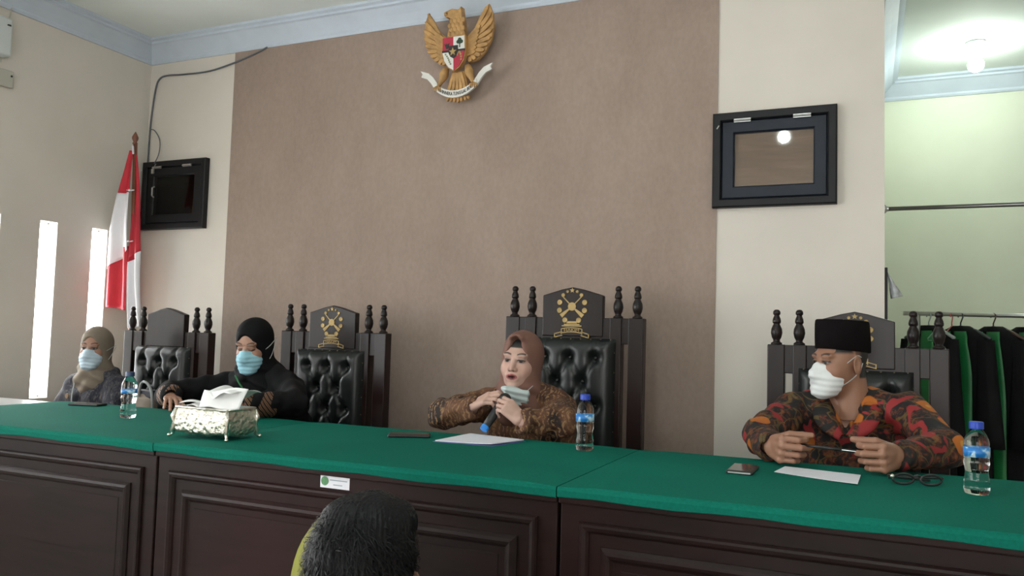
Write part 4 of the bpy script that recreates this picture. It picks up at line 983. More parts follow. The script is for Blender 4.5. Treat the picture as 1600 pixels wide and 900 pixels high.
def face_tint(V, skin, lips, brow, eyes='open', hair=False, cap_z=None, mo=0.0):
    x, y, z = V[:, 0], V[:, 1], V[:, 2]; c = np.tile(np.array(skin), (len(V), 1))
    def put(m, col, a=1.0):
        m = np.clip(m, 0, 1)[:, None]*a; c[:] = c*(1-m)+np.array(col)*m
    ax = np.abs(x)
    soft = lambda d, w=0.002: np.clip(0.5-d/w, 0, 1)
    put(soft(np.sqrt(((ax-0.036)/0.03)**2+((z+0.03)/0.022)**2)-1, 0.8)*(y < -0.05), [skin[0]*1.06, skin[1]*0.90, skin[2]*0.88], 0.5)
    zb = 0.0265+0.006*np.sin(np.clip((ax-0.012)/0.036, 0, 1)*2.4)
    put(soft(np.maximum(np.abs(z-zb)-0.0035, np.maximum(0.013-ax, ax-0.049)))*(y < -0.04), brow, 0.9)
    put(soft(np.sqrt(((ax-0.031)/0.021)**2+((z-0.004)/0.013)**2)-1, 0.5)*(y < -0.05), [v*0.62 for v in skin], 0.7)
    if eyes == 'open':
        e = np.sqrt(((ax-0.031)/0.0135)**2+((z-0.0010)/0.0042)**2)-1
        put(soft(e, 0.25)*(y < -0.06), (0.24, 0.20, 0.19)); put(soft(np.sqrt((ax-0.0305)**2+(z-0.0015)**2)-0.0076, 0.0015)*(e < 0.3)*(y < -0.06), (0.012, 0.008, 0.007))
        put(soft(np.abs(z-0.0070+((ax-0.031)/0.014)**2*0.003)-0.0019, 0.0015)*(np.abs(ax-0.031) < 0.016)*(y < -0.06), (0.02, 0.014, 0.012))
    else:
        put(soft(np.abs(z+0.0035-((ax-0.031)/0.014)**2*0.002)-0.0018, 0.0015)*(np.abs(ax-0.031) < 0.015)*(y < -0.06), (0.02, 0.014, 0.012))
    if lips is not None:
        zu, zl = -0.053+mo*0.6, -0.0755-mo
        w = 0.024*(1-0*z); inside = np.maximum(np.abs(z-(zu+zl)/2)-(zu-zl)/2*np.sqrt(np.clip(1-(ax/0.025)**2, 0, 1)), ax-0.0245)
        put(soft(inside, 0.0025)*(y < -0.075), lips)
        if mo > 0: put(soft(np.sqrt((x/0.0165)**2+((z+0.066)/(0.0045+mo))**2)-1, 0.3)*(y < -0.07), (0.05, 0.012, 0.012))
    put(soft(np.sqrt(((ax-0.009)/0.0045)**2+((z+0.0405)/0.003)**2)-1, 0.5)*(y < -0.08), [v*0.3 for v in skin])
    if hair: put(soft(np.maximum(np.maximum(-z-(y > 0.035)*0.055, 0.012-y), ax-0.0745), 0.006), (0.012, 0.010, 0.009)); put(soft(np.maximum(0.035-z, y+0.0), 0.01)*(ax > 0.05)*(ax < 0.0745), (0.012, 0.010, 0.009))
    if cap_z is not None: put(soft(cap_z-z, 0.004), (0.010, 0.008, 0.008))
    return c
def hand_vol(wrist, d, n, ts, curls, thumb=(0.6, 0.6, 0.5, 0.8, 0.1, 0.6), sc=1.0, fore=None, spread=0.0):
    """wrist: point, d: wrist to knuckles, n: palm normal, ts: +1 right hand, -1 left hand"""
    w = np.array(wrist, float); d = np.array(d, float); d /= np.linalg.norm(d); n = np.array(n, float); n -= d*(n@d); n /= np.linalg.norm(n); sd = np.cross(d, n)*ts
    g = Vol(w-0.20*sc, w+0.20*sc, 0.0027)
    off = (0.029, 0.010, -0.010, -0.028); ln = ((0.042, 0.025, 0.020), (0.046, 0.028, 0.021), (0.042, 0.026, 0.020), (0.033, 0.020, 0.018)); rr = (0.0092, 0.0095, 0.0090, 0.0080)
    tips = []
    for i in range(4):
        kn = w+(d*(0.084-0.006*abs(i-1))+sd*off[i])*sc
        g.cap(w+(d*0.012+sd*off[i]*0.62)*sc, kn, 0.0135*sc, 0.0112*sc, 0.010)
    g.ell(w+(d*0.045+n*0.004)*sc, (0.030*sc,)*3, 0.012)if False else None
    g.cap(w+(d*0.02+sd*0.012+n*0.006)*sc, w+(d*0.06+sd*0.004+n*0.003)*sc, 0.015*sc, 0.013*sc, 0.012)
    for i in range(4):
        p = w+(d*(0.084-0.006*abs(i-1))+sd*off[i])*sc; a = 0.0
        for j in range(3):
            a += math.radians(curls[i][j]); dr = d*math.cos(a)+n*math.sin(a)+sd*(spread*(1.5-i)*0.12); dr /= np.linalg.norm(dr)
            q = p+dr*ln[i][j]*sc; g.cap(p, q, rr[i]*(1-0.09*j)*sc, rr[i]*(1-0.09*(j+1))*sc, 0.0025); p = q
        tips.append(p)
    b = w+(d*0.022+sd*0.022+n*0.008)*sc; t1 = d*thumb[0]+sd*thumb[1]+n*thumb[2]; t1 /= np.linalg.norm(t1); t2 = d*thumb[3]+sd*thumb[4]+n*thumb[5]; t2 /= np.linalg.norm(t2)
    p1 = b+t1*0.044*sc; p2 = p1+t2*0.031*sc; p3 = p2+(t2*0.9+t1*0.1)*0.024*sc
    g.cap(b, p1, 0.0145*sc, 0.0108*sc, 0.009); g.cap(p1, p2, 0.0105*sc, 0.0095*sc, 0.003); g.cap(p2, p3, 0.0095*sc, 0.0078*sc, 0.003)
    tips.append(p3)
    if fore is not None:
        fd = np.array(fore, float)-w; fd /= np.linalg.norm(fd); g.cap(w+d*0.006, w+fd*0.10, 0.0235*sc, 0.029*sc, 0.014)
    return g, tips
def body_core(g, P, pad=0.0, arms=True):
    """torso and arms; P: dict of joints"""
    nb, hip = np.array(P['neck']), np.array(P['hip'])
    ch = nb*0.62+hip*0.38; be = nb*0.30+hip*0.70; gi = P.get('girth', 1.0)
    g.ell(ch+np.array((0, 0.0, 0.0)), (0.155*gi+pad, 0.105*gi+pad, 0.17+pad), 0.05)
    g.ell(be, (0.150*gi+pad, 0.120*gi+pad, 0.16+pad), 0.06)
    g.ell(hip, (0.175*gi+pad, 0.130*gi+pad, 0.11+pad), 0.06)
    if P.get('bust'):
        for s in (-1, 1): g.ell(ch+np.array((s*0.07, -0.085, -0.015)), (0.065+pad, 0.055+pad, 0.065+pad), 0.04)
    for k in ('L', 'R'):
        sh, el, wr = [np.array(P[q+k], float) for q in ('sh', 'el', 'wr')]
        g.cap(nb+np.array((0, 0.01, 0.005)), sh+(nb-sh)*0.15+np.array((0, 0, 0.005)), 0.050+pad*0.6, 0.052+pad*0.8, 0.05)
        if arms:
            g.cap(sh, el, 0.054+pad, 0.046+pad, 0.035); g.cap(el, wr, 0.046+pad, 0.032+pad, 0.02)
    return g
def person(label, P, head, skin, top, hands, sex, extras):
    hip = np.array(P['hip']); o = thing('person', label, 'person', (float(hip[0]), float(hip[1]), ZD), world=True)
    hc, yaw, pitch, roll, hs = head['c'], head['yaw'], head.get('pitch', 0), head.get('roll', 0), head.get('s', 0.95)
    R = rotz(math.radians(yaw)) @ rotx(math.radians(pitch)) @ roty(math.radians(roll)); T = (R*hs, np.array(hc, float))
    gv = head_vol(head.get('mo', 0.0), head.get('ears', True), head.get('fat', 1.0)); HV, HF = gv.mesh()
    cols = face_tint(HV, skin, head.get('lips'), head.get('brow', (0.02, 0.014, 0.012)), head.get('eyes', 'open'), head.get('hair', False), head.get('cap_z'), head.get('mo', 0.0))
    V = [HV @ T[0].T + T[1]]; F = [HF]; C = [cols]; n = len(HV)
    # trunk, arms and legs under the clothes
    lo = np.min([P[k] for k in P if isinstance(P[k], tuple)], 0)-0.22; hi = np.max([P[k] for k in P if isinstance(P[k], tuple)], 0)+0.22
    lo[1] = min(lo[1], hip[1]-0.62); lo[2] = ZD
    g = Vol(lo, hi, 0.010); body_core(g, P, -0.006, True)
    nk = np.array(hc)+R @ np.array((0, 0.042, -0.13))*hs
    g.cap(nk, np.array(P['neck'])+np.array((0, 0, -0.02)), 0.052, 0.060, 0.03)
    for s in (-1, 1):
        a = hip+np.array((s*0.085, -0.03, -0.02)); kx = hip+np.array((s*0.10, -0.43, -0.02)); an = np.array((kx[0], kx[1]+0.03, ZD+0.06))
        g.cap(a, kx, 0.078, 0.055, 0.03); g.cap(kx, an, 0.052, 0.036, 0.02); g.cap(an, an+np.array((0, -0.14, -0.025)), 0.036, 0.03, 0.02)
    v, f = g.mesh(); V.append(v); F.append(f+n); C.append(np.tile(np.array(skin), (len(v), 1))); n += len(v)
    tips = {}
    for key, kw in hands.items():
        g, tp = hand_vol(**kw); v, f = g.mesh(); cc = np.tile(np.array(skin)*kw_skin(kw), (len(v), 1))
        for t in tp:
            dd = np.linalg.norm(v-t, axis=1); m = np.clip((0.0095-dd)/0.003, 0, 1)[:, None]; cc = cc*(1-m*0.5)+np.array((min(1, skin[0]*1.35), skin[1]*1.35, skin[2]*1.4))*m*0.5
        V.append(v); F.append(f+n); C.append(cc); n += len(v); tips[key] = tp
    b = mkobj('body', np.concatenate(V), np.concatenate(F), M['skin'], o, smooth=True); tint(b, np.concatenate(C))
    # garment
    g = Vol(lo, hi, 0.0062); body_core(g, P, 0.010, True)
    for s in (-1, 1):
        a = hip+np.array((s*0.085, -0.03, 0.0)); g.cap(a, a+np.array((s*0.01, -0.20, 0.0)), 0.090, 0.085, 0.04)
    for k in ('L', 'R'):
        el, wr = np.array(P['el'+k], float), np.array(P['wr'+k], float); dv = (wr-el)/np.linalg.norm(wr-el)
        g.cap(wr-dv*0.05, wr-dv*0.004, 0.040, P.get('cuff', 0.041), 0.012); g.cap(wr-dv*0.012, wr+dv*0.02, 0.030, 0.030, 0.004, True)
    ph = hip[0]*5
    g.field(lambda x, y, z: 0.0045*np.sin(38*z+14*x+ph)*np.sin(23*x-17*y+9*z)+0.003*np.sin(61*(x+y)-35*z+ph)+0.0022*np.sin(90*z-40*y)*np.sin(55*x))
    if 'cutfn' in extras: extras['cutfn'](g)
    solid(extras.get('top_name', 'tunic'), g.mesh(), top, o)
    # lower garment and shoes
    g = Vol((hip[0]-0.3, hip[1]-0.66, ZD), (hip[0]+0.3, hip[1]+0.2, hip[2]+0.14), 0.011)
    for s in (-1, 1):
        a = hip+np.array((s*0.085, -0.03, -0.02)); kx = hip+np.array((s*0.10, -0.43, -0.02)); an = np.array((kx[0], kx[1]+0.03, ZD+0.08))
        g.cap(a, kx, 0.086, 0.066, 0.03 if sex == 'm' else 0.09); g.cap(kx, an, 0.064, 0.058, 0.03)
    solid('trousers' if sex == 'm' else 'skirt', g.mesh(), M['trouser'], o)
    for s in (-1, 1):
        kx = hip+np.array((s*0.10, -0.43, -0.02)); c = np.array((kx[0], kx[1]-0.02, ZD+0.035))
        g = Vol(c-np.array((0.07, 0.17, 0.036)), c+np.array((0.07, 0.15, 0.08)), 0.008); g.cap(c+np.array((0, 0.07, 0.0)), c+np.array((0, -0.10, -0.004)), 0.038, 0.032, 0.01); g.cut(lambda x, y, z: (ZD+0.004)-z)
        solid('shoe', g.mesh(), M['black'], o)
    return o, T, tips
def kw_skin(kw): return 1.0

# ------------------------------------------------------------------ head coverings and masks (head frame)
def hijab(o, T, m, cape=(0.15, 0.12, 0.08), capez=-0.235, peak=0.0, long=1.0, open_r=(0.057, 0.085, 0.093), oz=-0.012, fold=1.0):
    g = Vol((-0.27, -0.22, -0.40), (0.27, 0.24, 0.165), 0.0042)
    g.ell((0, 0.018, 0.036), (0.086, 0.107, 0.099), 0.01); g.ell((0, 0.004, -0.05), (0.082, 0.083, 0.105), 0.04)
    g.cap((0, 0.012, -0.11), (0, 0.030, -0.20), 0.078, 0.095, 0.04); g.ell((0, 0.02, capez), cape, 0.06)
    if peak: g.ell((0, -0.072, 0.098), (0.030, 0.030, 0.016), 0.03)
    g.field(lambda x, y, z: fold*np.clip((-0.03-z)/0.10, 0, 1)*(0.006*np.sin(60*z+45*np.abs(x)+8*y)+0.004*np.sin(34*x+95*z)) + fold*0.0015*np.sin(46*np.sqrt((y+0.05)**2+z*z)+6*x))
    g.ell((0, -0.118, oz), open_r, 0.012, True)
    if peak: g.ell((0, -0.105, 0.075), (0.022, 0.06, 0.030), 0.02, True)
    # hollow for the neck and head
    g.ell((0, 0.015, 0.035), (0.0715, 0.0895, 0.0835), 0.0, True)
    return solid('hijab', g.mesh(), m, o, T)
def surgical_mask(o, T, m, top=-0.010, loops='hijab', white=None):
    g = Vol((-0.10, -0.15, -0.16), (0.10, 0.05, 0.04), 0.0026)
    g.ell((0, -0.050, -0.060), (0.0665, 0.062, 0.066), 0.01); g.cap((0, -0.083, -0.008), (0, -0.107, -0.040), 0.017, 0.0215, 0.025)
    g.ell((0, -0.085, -0.105), (0.038, 0.026, 0.022), 0.03)
    g.cut(lambda x, y, z: z-(top+0.010*np.exp(-(x/0.016)**2))+0*y)
    g.cut(lambda x, y, z: y+0.030-0.2*(z+0.06)+0*x)
    g.field(lambda x, y, z: 0.0010*np.sin(300*(z+0.15*np.abs(x)))+0*y)
    mk = solid('face_mask', g.mesh(), m, o, T)
    for s in (-1, 1):
        if loops == 'hijab': pts = [((s*0.060, -0.052, -0.022), (s*0.0835, -0.015, -0.005), (s*0.0915, 0.02, 0.010), (s*0.086, 0.07, 0.02)), ((s*0.058, -0.050, -0.092), (s*0.085, -0.01, -0.062), (s*0.0925, 0.02, -0.025), (s*0.087, 0.07, 0.01))]
        else: pts = [((s*0.062, -0.048, -0.020), (s*0.072, -0.015, 0.006), (s*0.080, 0.014, 0.026), (s*0.080, 0.030, 0.020)), ((s*0.058, -0.045, -0.085), (s*0.070, -0.008, -0.060), (s*0.079, 0.022, -0.030), (s*0.082, 0.034, 0.0))]
        for p in pts: MB().tube([tuple(T[0] @ np.array(q)+T[1]) for q in smoothp(p)], 0.0016, 6).build('ear_loop', M['strap'], mk)
    return mk

# ================================================================== THE PEOPLE
SK_M = (0.30, 0.150, 0.095); SK_W = (0.50, 0.315, 0.255); SK_B = (0.36, 0.19, 0.13); SK_G = (0.33, 0.18, 0.125)
HZ = ZD+0.55
# ---- man in the black cap
P = dict(neck=(-0.065, 3.045, 1.215), hip=(-0.05, 3.165, HZ), shL=(-0.250, 3.02, 1.172), shR=(0.125, 3.03, 1.190), elL=(-0.325, 2.780, 1.106), elR=(0.212, 2.780, 1.106),
         wrL=(-0.278, 2.615, 1.098), wrR=(0.082, 2.590, 1.098), girth=1.12, cuff=0.043)
hands = dict(R=dict(wrist=(-0.272, 2.605, 1.098), d=(0.42, -0.88, 0.02), n=(0.88, 0.42, -0.05), ts=1, curls=[(58, 62, 25), (62, 62, 25), (64, 62, 25), (66, 60, 25)], thumb=(0.85, 0.45, 0.55, 0.35, 0.05, 0.95), fore=(-0.325, 2.78, 1.106), sc=1.1),
             L=dict(wrist=(0.076, 2.580, 1.098), d=(-0.42, -0.88, 0.02), n=(-0.88, 0.42, -0.05), ts=-1, curls=[(58, 62, 25), (62, 62, 25), (64, 62, 25), (66, 60, 25)], thumb=(0.85, 0.45, 0.55, 0.35, 0.05, 0.95), fore=(0.212, 2.78, 1.106), sc=1.1))
def vneck(g):
    g.cut(lambda x, y, z: -np.maximum(np.maximum(np.abs(x+0.072)-(z-1.128)*0.52, y-3.03), -(z-1.10)+0*x))
o, T, tips = person('man in black cap and white mask, dark floral batik shirt, holding a pen', P,
    dict(c=(-0.092, 3.0, 1.354), yaw=-50, pitch=2, s=0.94, fat=1.10, hair=True, lips=(0.25, 0.09, 0.07)), SK_M, M['batik_flower'], hands, 'm', dict(top_name='batik_shirt', cutfn=vneck))
# peci cap
rings = []
for sc_, z in ((0.97, 0.042), (1.0, 0.044), (1.0, 0.09), (0.985, 0.132), (0.965, 0.148), (0.93, 0.153), (0.80, 0.151), (0.3, 0.148)):
    rings.append([tuple(T[0] @ np.array((0.083*sc_*math.cos(a), 0.016+0.103*sc_*math.sin(a), z-0.10*(0.103*math.sin(a))*(1 if z < 0.14 else 0.6)))+T[1]) for a in [2*math.pi*i/40 for i in range(40)]])
MB().loft(rings).build('black_cap', M['velvet'], o, smooth=True)
surgical_mask(o, T, M['mask_white'], top=-0.006, loops='ear')
for s in (-1, 1):
    cin = [(-0.066, 3.105, 1.258), (-0.066+s*0.058, 3.06, 1.256), (-0.068+s*0.056, 2.985, 1.225), (-0.070+s*0.022, 2.915, 1.150), (-0.072+s*0.004, 2.895, 1.118)]
    cou = [(-0.066, 3.135, 1.222), (-0.066+s*0.105, 3.065, 1.220), (-0.068+s*0.110, 2.955, 1.190), (-0.070+s*0.082, 2.902, 1.135), (-0.072+s*0.018, 2.886, 1.100)]
    a, b = smoothp(cin, 4), smoothp(cou, 4)
    MB().sheet(len(a)-1, 4, lambda u, v, a=a, b=b: tuple(a[round(u*(len(a)-1))][k]*(1-v)+b[round(u*(len(a)-1))][k]*v+(0.008*math.sin(math.pi*v) if k == 2 else 0) for k in range(3))).build('collar_flap', M['batik_flower'], o, smooth=True, solid=0.004)
MB().lathe([(0.0001, 0), (0.009, 0), (0.007, -0.005), (0.0001, -0.005)], (0.012, 2.886, 1.098), 6, 'y').build('silver_pin', M['silverplain'], o)
t1, t2 = tips['R'][4], tips['L'][4]
pa = Vector((-0.180, 2.535, 1.117)); pb = Vector((-0.008, 2.515, 1.110))
pen = thing('pen', 'black pen held between the hands of the man in the black cap', 'pen', tuple(pa), world=True)
MB().tube([pa, pa+(pb-pa)*0.7], 0.0042, 10).build('barrel', M['black'], pen, smooth=True)
MB().tube([pa+(pb-pa)*0.62, pb], 0.0052, 10).build('pen_cap', M['black'], pen, smooth=True)
MB().tube([pa+(pb-pa)*0.64+Vector((0, -0.006, 0.001)), pa+(pb-pa)*0.92+Vector((0, -0.006, 0.001))], 0.0013, 6).build('clip', M['steel'], pen)

# ---- woman with the microphone
P = dict(neck=(-1.285, 3.035, 1.175), hip=(-1.25, 3.165, HZ), shL=(-1.455, 3.02, 1.120), shR=(-1.115, 3.01, 1.130), elL=(-1.515, 2.775, 1.105), elR=(-1.015, 2.765, 1.105),
         wrL=(-1.352, 2.705, 1.142), wrR=(-1.120, 2.655, 1.110), girth=1.12, bust=True, cuff=0.043)
hands = dict(R=dict(wrist=(-1.345, 2.694, 1.150), d=(0.88, -0.14, 0.45), n=(0.30, 0.50, -0.80), ts=1, curls=[(16, 58, 35), (20, 60, 35), (25, 60, 35), (30, 60, 35)], thumb=(0.8, 0.45, 0.5, 0.9, 0.0, 0.5), sc=0.92, fore=(-1.51, 2.77, 1.108)),
             L=dict(wrist=(-1.128, 2.650, 1.114), d=(-0.72, -0.10, 0.66), n=(-0.55, 0.62, -0.50), ts=-1, curls=[(32, 58, 35), (38, 60, 35), (44, 60, 35), (48, 58, 35)], thumb=(0.8, 0.5, 0.5, 0.8, 0.1, 0.6), sc=0.92, fore=(-1.02, 2.76, 1.108)))
o, T, tips = person('woman in rose-brown hijab and brown batik, speaking into a microphone', P,
    dict(c=(-1.277, 2.985, 1.312), yaw=2, pitch=-2, roll=3, s=0.95, mo=0.0012, lips=(0.27, 0.050, 0.052), cap_z=0.056, ears=False, fat=1.04), SK_W, M['batik_brown'], hands, 'f', dict(top_name='batik_tunic'))
hijab(o, T, M['hijab_brown'], cape=(0.115, 0.10, 0.06), capez=-0.175, peak=1.0, open_r=(0.060, 0.090, 0.098), oz=-0.016)
g = Vol((-0.12, -0.17, -0.22), (0.12, 0.0, -0.06), 0.0028)
g.rbox((0.030, -0.098, -0.142), (0.052, 0.010, 0.036), 0.008, R=rotz(-0.45) @ rotx(-0.45) @ roty(-0.25)); g.ell((0.0, -0.086, -0.118), (0.045, 0.034, 0.018), 0.02)
g.field(lambda x, y, z: 0.0022*np.sin(230*z+40*x)+0*y)
mk = solid('lowered_face_mask', g.mesh(), M['mask_mint'], o, T)
MB().tube([tuple(T[0] @ np.array(q)+T[1]) for q in ((0.060, -0.085, -0.125), (0.074, -0.05, -0.10), (0.082, -0.02, -0.08))], 0.0016, 6).build('ear_loop', M['strap'], mk)
mic = thing('microphone', 'black handheld microphone with blue end held by the woman in brown batik', 'microphone', (-1.25, 2.60, 1.075), world=True)
m0, m1 = Vector((-1.252, 2.602, 1.078)), Vector((-1.219, 2.700, 1.178)); dv = m1-m0
MB().tube([m0, m0+dv*0.10], 0.0145, 16).build('blue_end', mat('blue_plastic', (0.03, 0.25, 0.75, 1), 0.4, var=0), mic, smooth=False)
MB().tube([m0+dv*0.09, m0+dv*0.5, m0+dv*0.86, m0+dv*0.94], [0.014, 0.0165, 0.019, 0.022], 18).build('handle', M['black'], mic, smooth=True)
MB().ball(m0+dv*1.02, 0.025, 14).build('grille', mat('dark_steel_mesh', (0.05, 0.05, 0.05, 1), 0.4, 0.8, bump=0.5, bscale=300), mic, smooth=True)

# ---- woman in black hijab
P = dict(neck=(-2.645, 3.045, 1.190), hip=(-2.60, 3.165, HZ), shL=(-2.835, 3.03, 1.130), shR=(-2.450, 3.02, 1.140), elL=(-2.950, 2.775, 1.105), elR=(-2.235, 2.770, 1.105),
         wrL=(-2.790, 2.635, 1.105), wrR=(-2.290, 2.560, 1.100), girth=1.08, bust=True, cuff=0.043)
hands = dict(R=dict(wrist=(-2.783, 2.628, 1.104), d=(0.80, -0.58, 0.0), n=(0.10, -0.15, -1), ts=1, curls=[(14, 20, 12), (15, 22, 12), (18, 24, 12), (20, 24, 12)], thumb=(0.75, 0.6, 0.35, 0.95, 0.1, 0.3), sc=0.92, fore=(-2.94, 2.77, 1.105), spread=0.8),
             L=dict(wrist=(-2.298, 2.553, 1.100), d=(-0.85, -0.45, 0.05), n=(-0.10, 0.0, -1), ts=-1, curls=[(20, 30, 18), (22, 30, 18), (26, 30, 18), (30, 30, 18)], sc=0.92, fore=(-2.24, 2.76, 1.105)))
o, T, tips = person('woman in black hijab and blue surgical mask behind the tissue box', P,
    dict(c=(-2.648, 2.985, 1.338), yaw=12, pitch=16, s=0.95, eyes='down', lips=(0.25, 0.09, 0.07), ears=False), SK_B, M['blackcloth'], hands, 'f', dict(top_name='black_tunic'))
hijab(o, T, M['hijab_black'], cape=(0.185, 0.135, 0.13), capez=-0.235)
surgical_mask(o, T, M['mask_teal'])
for k in ('L', 'R'):
    el, wr = np.array(P['el'+k]), np.array(P['wr'+k]); dv = (wr-el)/np.linalg.norm(wr-el)
    g = Vol(np.minimum(wr, wr-dv*0.11)-0.06, np.maximum(wr, wr-dv*0.11)+0.06, 0.004); g.cap(wr-dv*0.095, wr-dv*0.002, 0.052, 0.0475, 0.01)
    g.field(lambda x, y, z: 0.003*np.sin(70*x+40*y)+0*z); g.cap(wr-dv*0.02, wr+dv*0.06, 0.032, 0.034, 0.0, True)
    solid('striped_cuff', g.mesh(), M['cuff'], o)
lp = np.array((-2.60, 2.868, 1.145))
MB().tube(smoothp([(-2.64, 2.862, 1.20), (-2.615, 2.862, 1.165), tuple(lp)]), 0.004, 6).build('lanyard', M['robegreen'], o)
MB().obox(lp+np.array((0.004, -0.004, -0.02)), ((0.93, 0.35, 0), (-0.35, 0.93, 0), (0, 0, 1)), 0.012, 0.002, 0.018).build('badge_clip', mat('pale_badge', (0.35, 0.45, 0.38, 1), 0.4), o, bevel=0.002)

# ---- woman in grey-brown hijab by the wall
P = dict(neck=(-3.835, 3.135, 1.125), hip=(-3.90, 3.20, ZD+0.53), shL=(-4.010, 3.12, 1.065), shR=(-3.665, 3.12, 1.070), elL=(-4.045, 3.02, 0.86), elR=(-3.625, 3.00, 0.86),
         wrL=(-3.98, 2.93, 0.87), wrR=(-3.76, 2.90, 0.87), girth=0.98, bust=True, cuff=0.040)
hands = dict(R=dict(wrist=(-3.972, 2.922, 0.87), d=(0.85, -0.5, 0.0), n=(0, -0.1, -1), ts=1, curls=[(20, 30, 15)]*4, sc=0.9, fore=(-4.04, 3.01, 0.86)),
             L=dict(wrist=(-3.768, 2.892, 0.87), d=(-0.8, -0.6, 0.0), n=(0, -0.1, -1), ts=-1, curls=[(20, 30, 15)]*4, sc=0.9, fore=(-3.63, 2.99, 0.86)))
o, T, tips = person('woman in taupe hijab and pale blue mask seated by the slit windows', P,
    dict(c=(-3.838, 3.095, 1.284), yaw=24, pitch=0, s=0.90, lips=(0.25, 0.09, 0.07), ears=False), SK_G, M['slate'], hands, 'f', dict(top_name='printed_tunic'))
hijab(o, T, M['hijab_grey'], cape=(0.125, 0.105, 0.075), capez=-0.185, fold=0.9)
surgical_mask(o, T, M['mask_blue'])
MB().lathe([(0.0001, 0), (0.015, 0), (0.013, -0.006), (0.0001, -0.006)], (-3.895, 2.985, 1.030), 16, 'y').build('round_brooch', mat('bronze_brooch', (0.22, 0.15, 0.09, 1), 0.4, 0.5), o)
MB().tube(smoothp([(-3.86, 2.995, 1.10), (-3.85, 2.975, 1.03), (-3.83, 2.965, 0.96)]), 0.003, 6).build('lanyard', M['strap'], o)

# ---- man in the public seats, seen from behind
hx, hy = -0.733, 1.084
ZD_keep = ZD; ZD = 0.0
P = dict(neck=(hx, hy+0.01, 0.885), hip=(hx, hy, 0.52), shL=(hx-0.19, hy, 0.815), shR=(hx+0.19, hy, 0.815), elL=(hx-0.24, hy+0.0, 0.56), elR=(hx+0.24, hy+0.0, 0.56),
         wrL=(hx-0.13, hy-0.17, 0.58), wrR=(hx+0.13, hy-0.17, 0.58), girth=1.05, cuff=0.042)
hands = dict(R=dict(wrist=(hx-0.125, hy-0.178, 0.58), d=(0.5, -0.85, -0.05), n=(0, 0, -1), ts=1, curls=[(18, 25, 15)]*4, fore=(hx-0.23, hy-0.02, 0.56)),
             L=dict(wrist=(hx+0.125, hy-0.178, 0.58), d=(-0.5, -0.85, -0.05), n=(0, 0, -1), ts=-1, curls=[(18, 25, 15)]*4, fore=(hx+0.23, hy-0.02, 0.56)))
o, T, tips = person('man with short black hair seen from behind in the public seats', P,
    dict(c=(hx, hy-0.035, 1.005), yaw=0, pitch=4, s=1.06, hair=True, lips=(0.25, 0.09, 0.07)), SK_M, mat('grey_shirt', (0.10, 0.11, 0.12, 1), 0.8), hands, 'm', dict(top_name='shirt'))
ZD = ZD_keep
g = Vol((-0.12, -0.12, -0.13), (0.12, 0.15, 0.16), 0.003)
g.ell((0, 0.016, 0.037), (0.0800, 0.098, 0.094), 0.01); g.ell((0, 0.058, -0.022), (0.066, 0.052, 0.062), 0.03); g.ell((-0.01, 0.0, 0.098), (0.066, 0.075, 0.036), 0.03)
g.field(lambda x, y, z: 0.0016*np.sin(150*np.arctan2(x, y+0.01)*0.5+60*z)+0.0022*np.sin(70*x+50*y)*np.sin(60*z+30*x))
g.cut(lambda x, y, z: -np.maximum(y-(-0.055-0.9*np.maximum(0, z-0.05)), z-0.075)+0*x)
for s in (-1, 1): g.ell((s*0.082, 0.004, -0.018), (0.022, 0.028, 0.040), 0.01, True)
M['hair'] = mat('black_hair', (0.005, 0.005, 0.006, 1), 0.42, var=0.2, vscale=60, Specular_IOR_Level=0.16)
hr = solid('hair', g.mesh(), M['hair'], o, T)
rng = np.random.RandomState(3); st = MB()
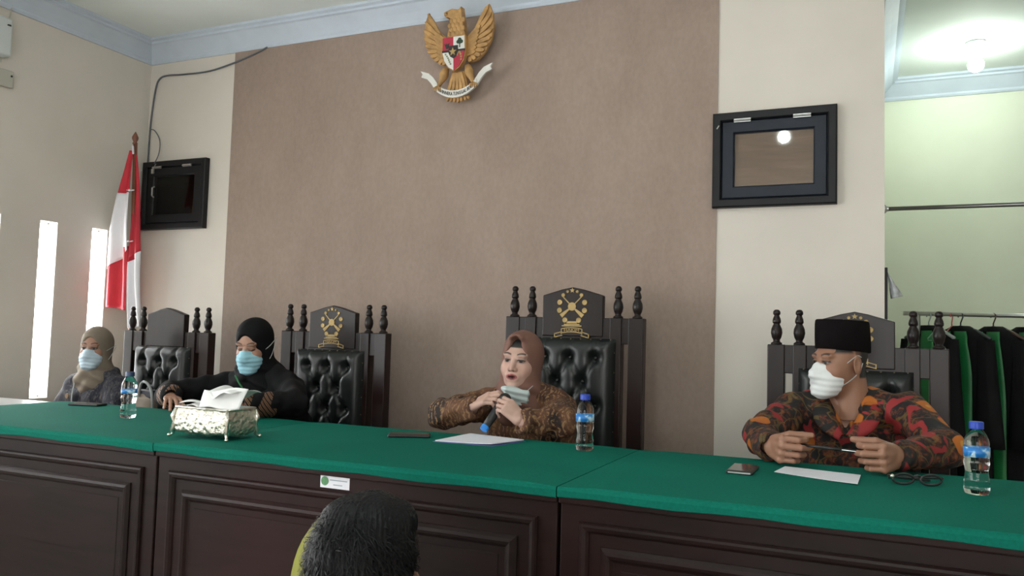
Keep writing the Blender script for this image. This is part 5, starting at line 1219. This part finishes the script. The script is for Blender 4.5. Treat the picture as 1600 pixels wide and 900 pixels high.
for i in range(3400):
    a = rng.uniform(0, 2*math.pi); zz = rng.uniform(-0.45, 1.0); rr = math.sqrt(max(0, 1-zz*zz)); nv = np.array((rr*math.cos(a), rr*math.sin(a), zz))
    p = np.array((0, 0.016, 0.037))+nv*np.array((0.0800, 0.098, 0.094))
    if zz < 0: p = p+np.array((0, 0.012 if nv[1] > 0 else 0, 0))
    if p[1] < -0.045 or (abs(p[0]) > 0.055 and abs(p[1]-0.004) < 0.035 and p[2] < 0.02): continue
    wh = np.array((0.022, 0.055, 0.125)); away = p-wh; fl = away-nv*(away@nv)+np.array((0.0, 0.0, -0.02)); fl /= np.linalg.norm(fl)+1e-6
    fl = fl+rng.normal(0, 0.50, 3); fl -= nv*(fl@nv); fl /= np.linalg.norm(fl)+1e-6
    L = rng.uniform(0.018, 0.036); sd = np.cross(fl, nv); sd /= np.linalg.norm(sd)+1e-6; w = 0.0008; pts = []
    lift = rng.uniform(0.001, 0.010)
    for k in range(4):
        t_ = k/3; c = p+fl*L*t_+nv*(0.0005+lift*math.sin(t_*2.4)-0.006*t_*t_*(L/0.03)); ww = w*(1-0.75*t_)
        pts += [c-sd*ww, c+sd*ww]
    st.add([tuple(T[0] @ q+T[1]) for q in pts], [(0, 1, 3, 2), (2, 3, 5, 4), (4, 5, 7, 6)])
q = st.build('hair_strands', M['hair'], hr, smooth=True); q['kind'] = 'stuff'
o.rotation_euler = (0, 0, math.radians(200))
# ---- plastic chairs of the public
M['lime'] = mat('lime_plastic', (0.24, 0.24, 0.035, 1), 0.4, var=0.06)
def plastic_chair(label, x, y, rz, top):
    o = thing('plastic_chair', label, 'chair', (x, y, 0.0), 'plastic chairs of the public', rz=rz)
    def shell(u, v):
        a = -1+2*u; z = 0.46+(top-0.46)*v; w = 0.20*(1-max(0, (v-0.62)/0.38)**2.6*0.75)
        return (a*w, 0.20+0.05*v-0.035*(1-a*a)*-1+0.0, z-0.03*a*a*max(0, v-0.6))
    MB().sheet(16, 20, shell).build('backrest', M['lime'], o, smooth=True, solid=0.008)
    MB().sheet(12, 12, lambda u, v: (-0.21+0.42*u, -0.22+0.44*v, 0.43-0.02*math.sin(math.pi*u)*math.sin(math.pi*v)-0.03*max(0, 0.12-v)*6)).build('seat', M['lime'], o, smooth=True, solid=0.01)
    for sx in (-1, 1):
        MB().tube([(sx*0.21, -0.21, 0.0), (sx*0.185, -0.19, 0.425)], 0.013, 10).build('leg', M['steel'], o, smooth=True)
        MB().tube([(sx*0.21, 0.26, 0.0), (sx*0.185, 0.20, 0.425), (sx*0.17, 0.225, 0.60)], 0.013, 10).build('leg', M['steel'], o, smooth=True)
    return o
plastic_chair('lime green plastic chair peeking out left of the audience head', -1.152, 1.219, math.radians(-30), 1.035)
plastic_chair('plastic chair under the audience man seen from behind', hx, hy, math.radians(200), 0.80)
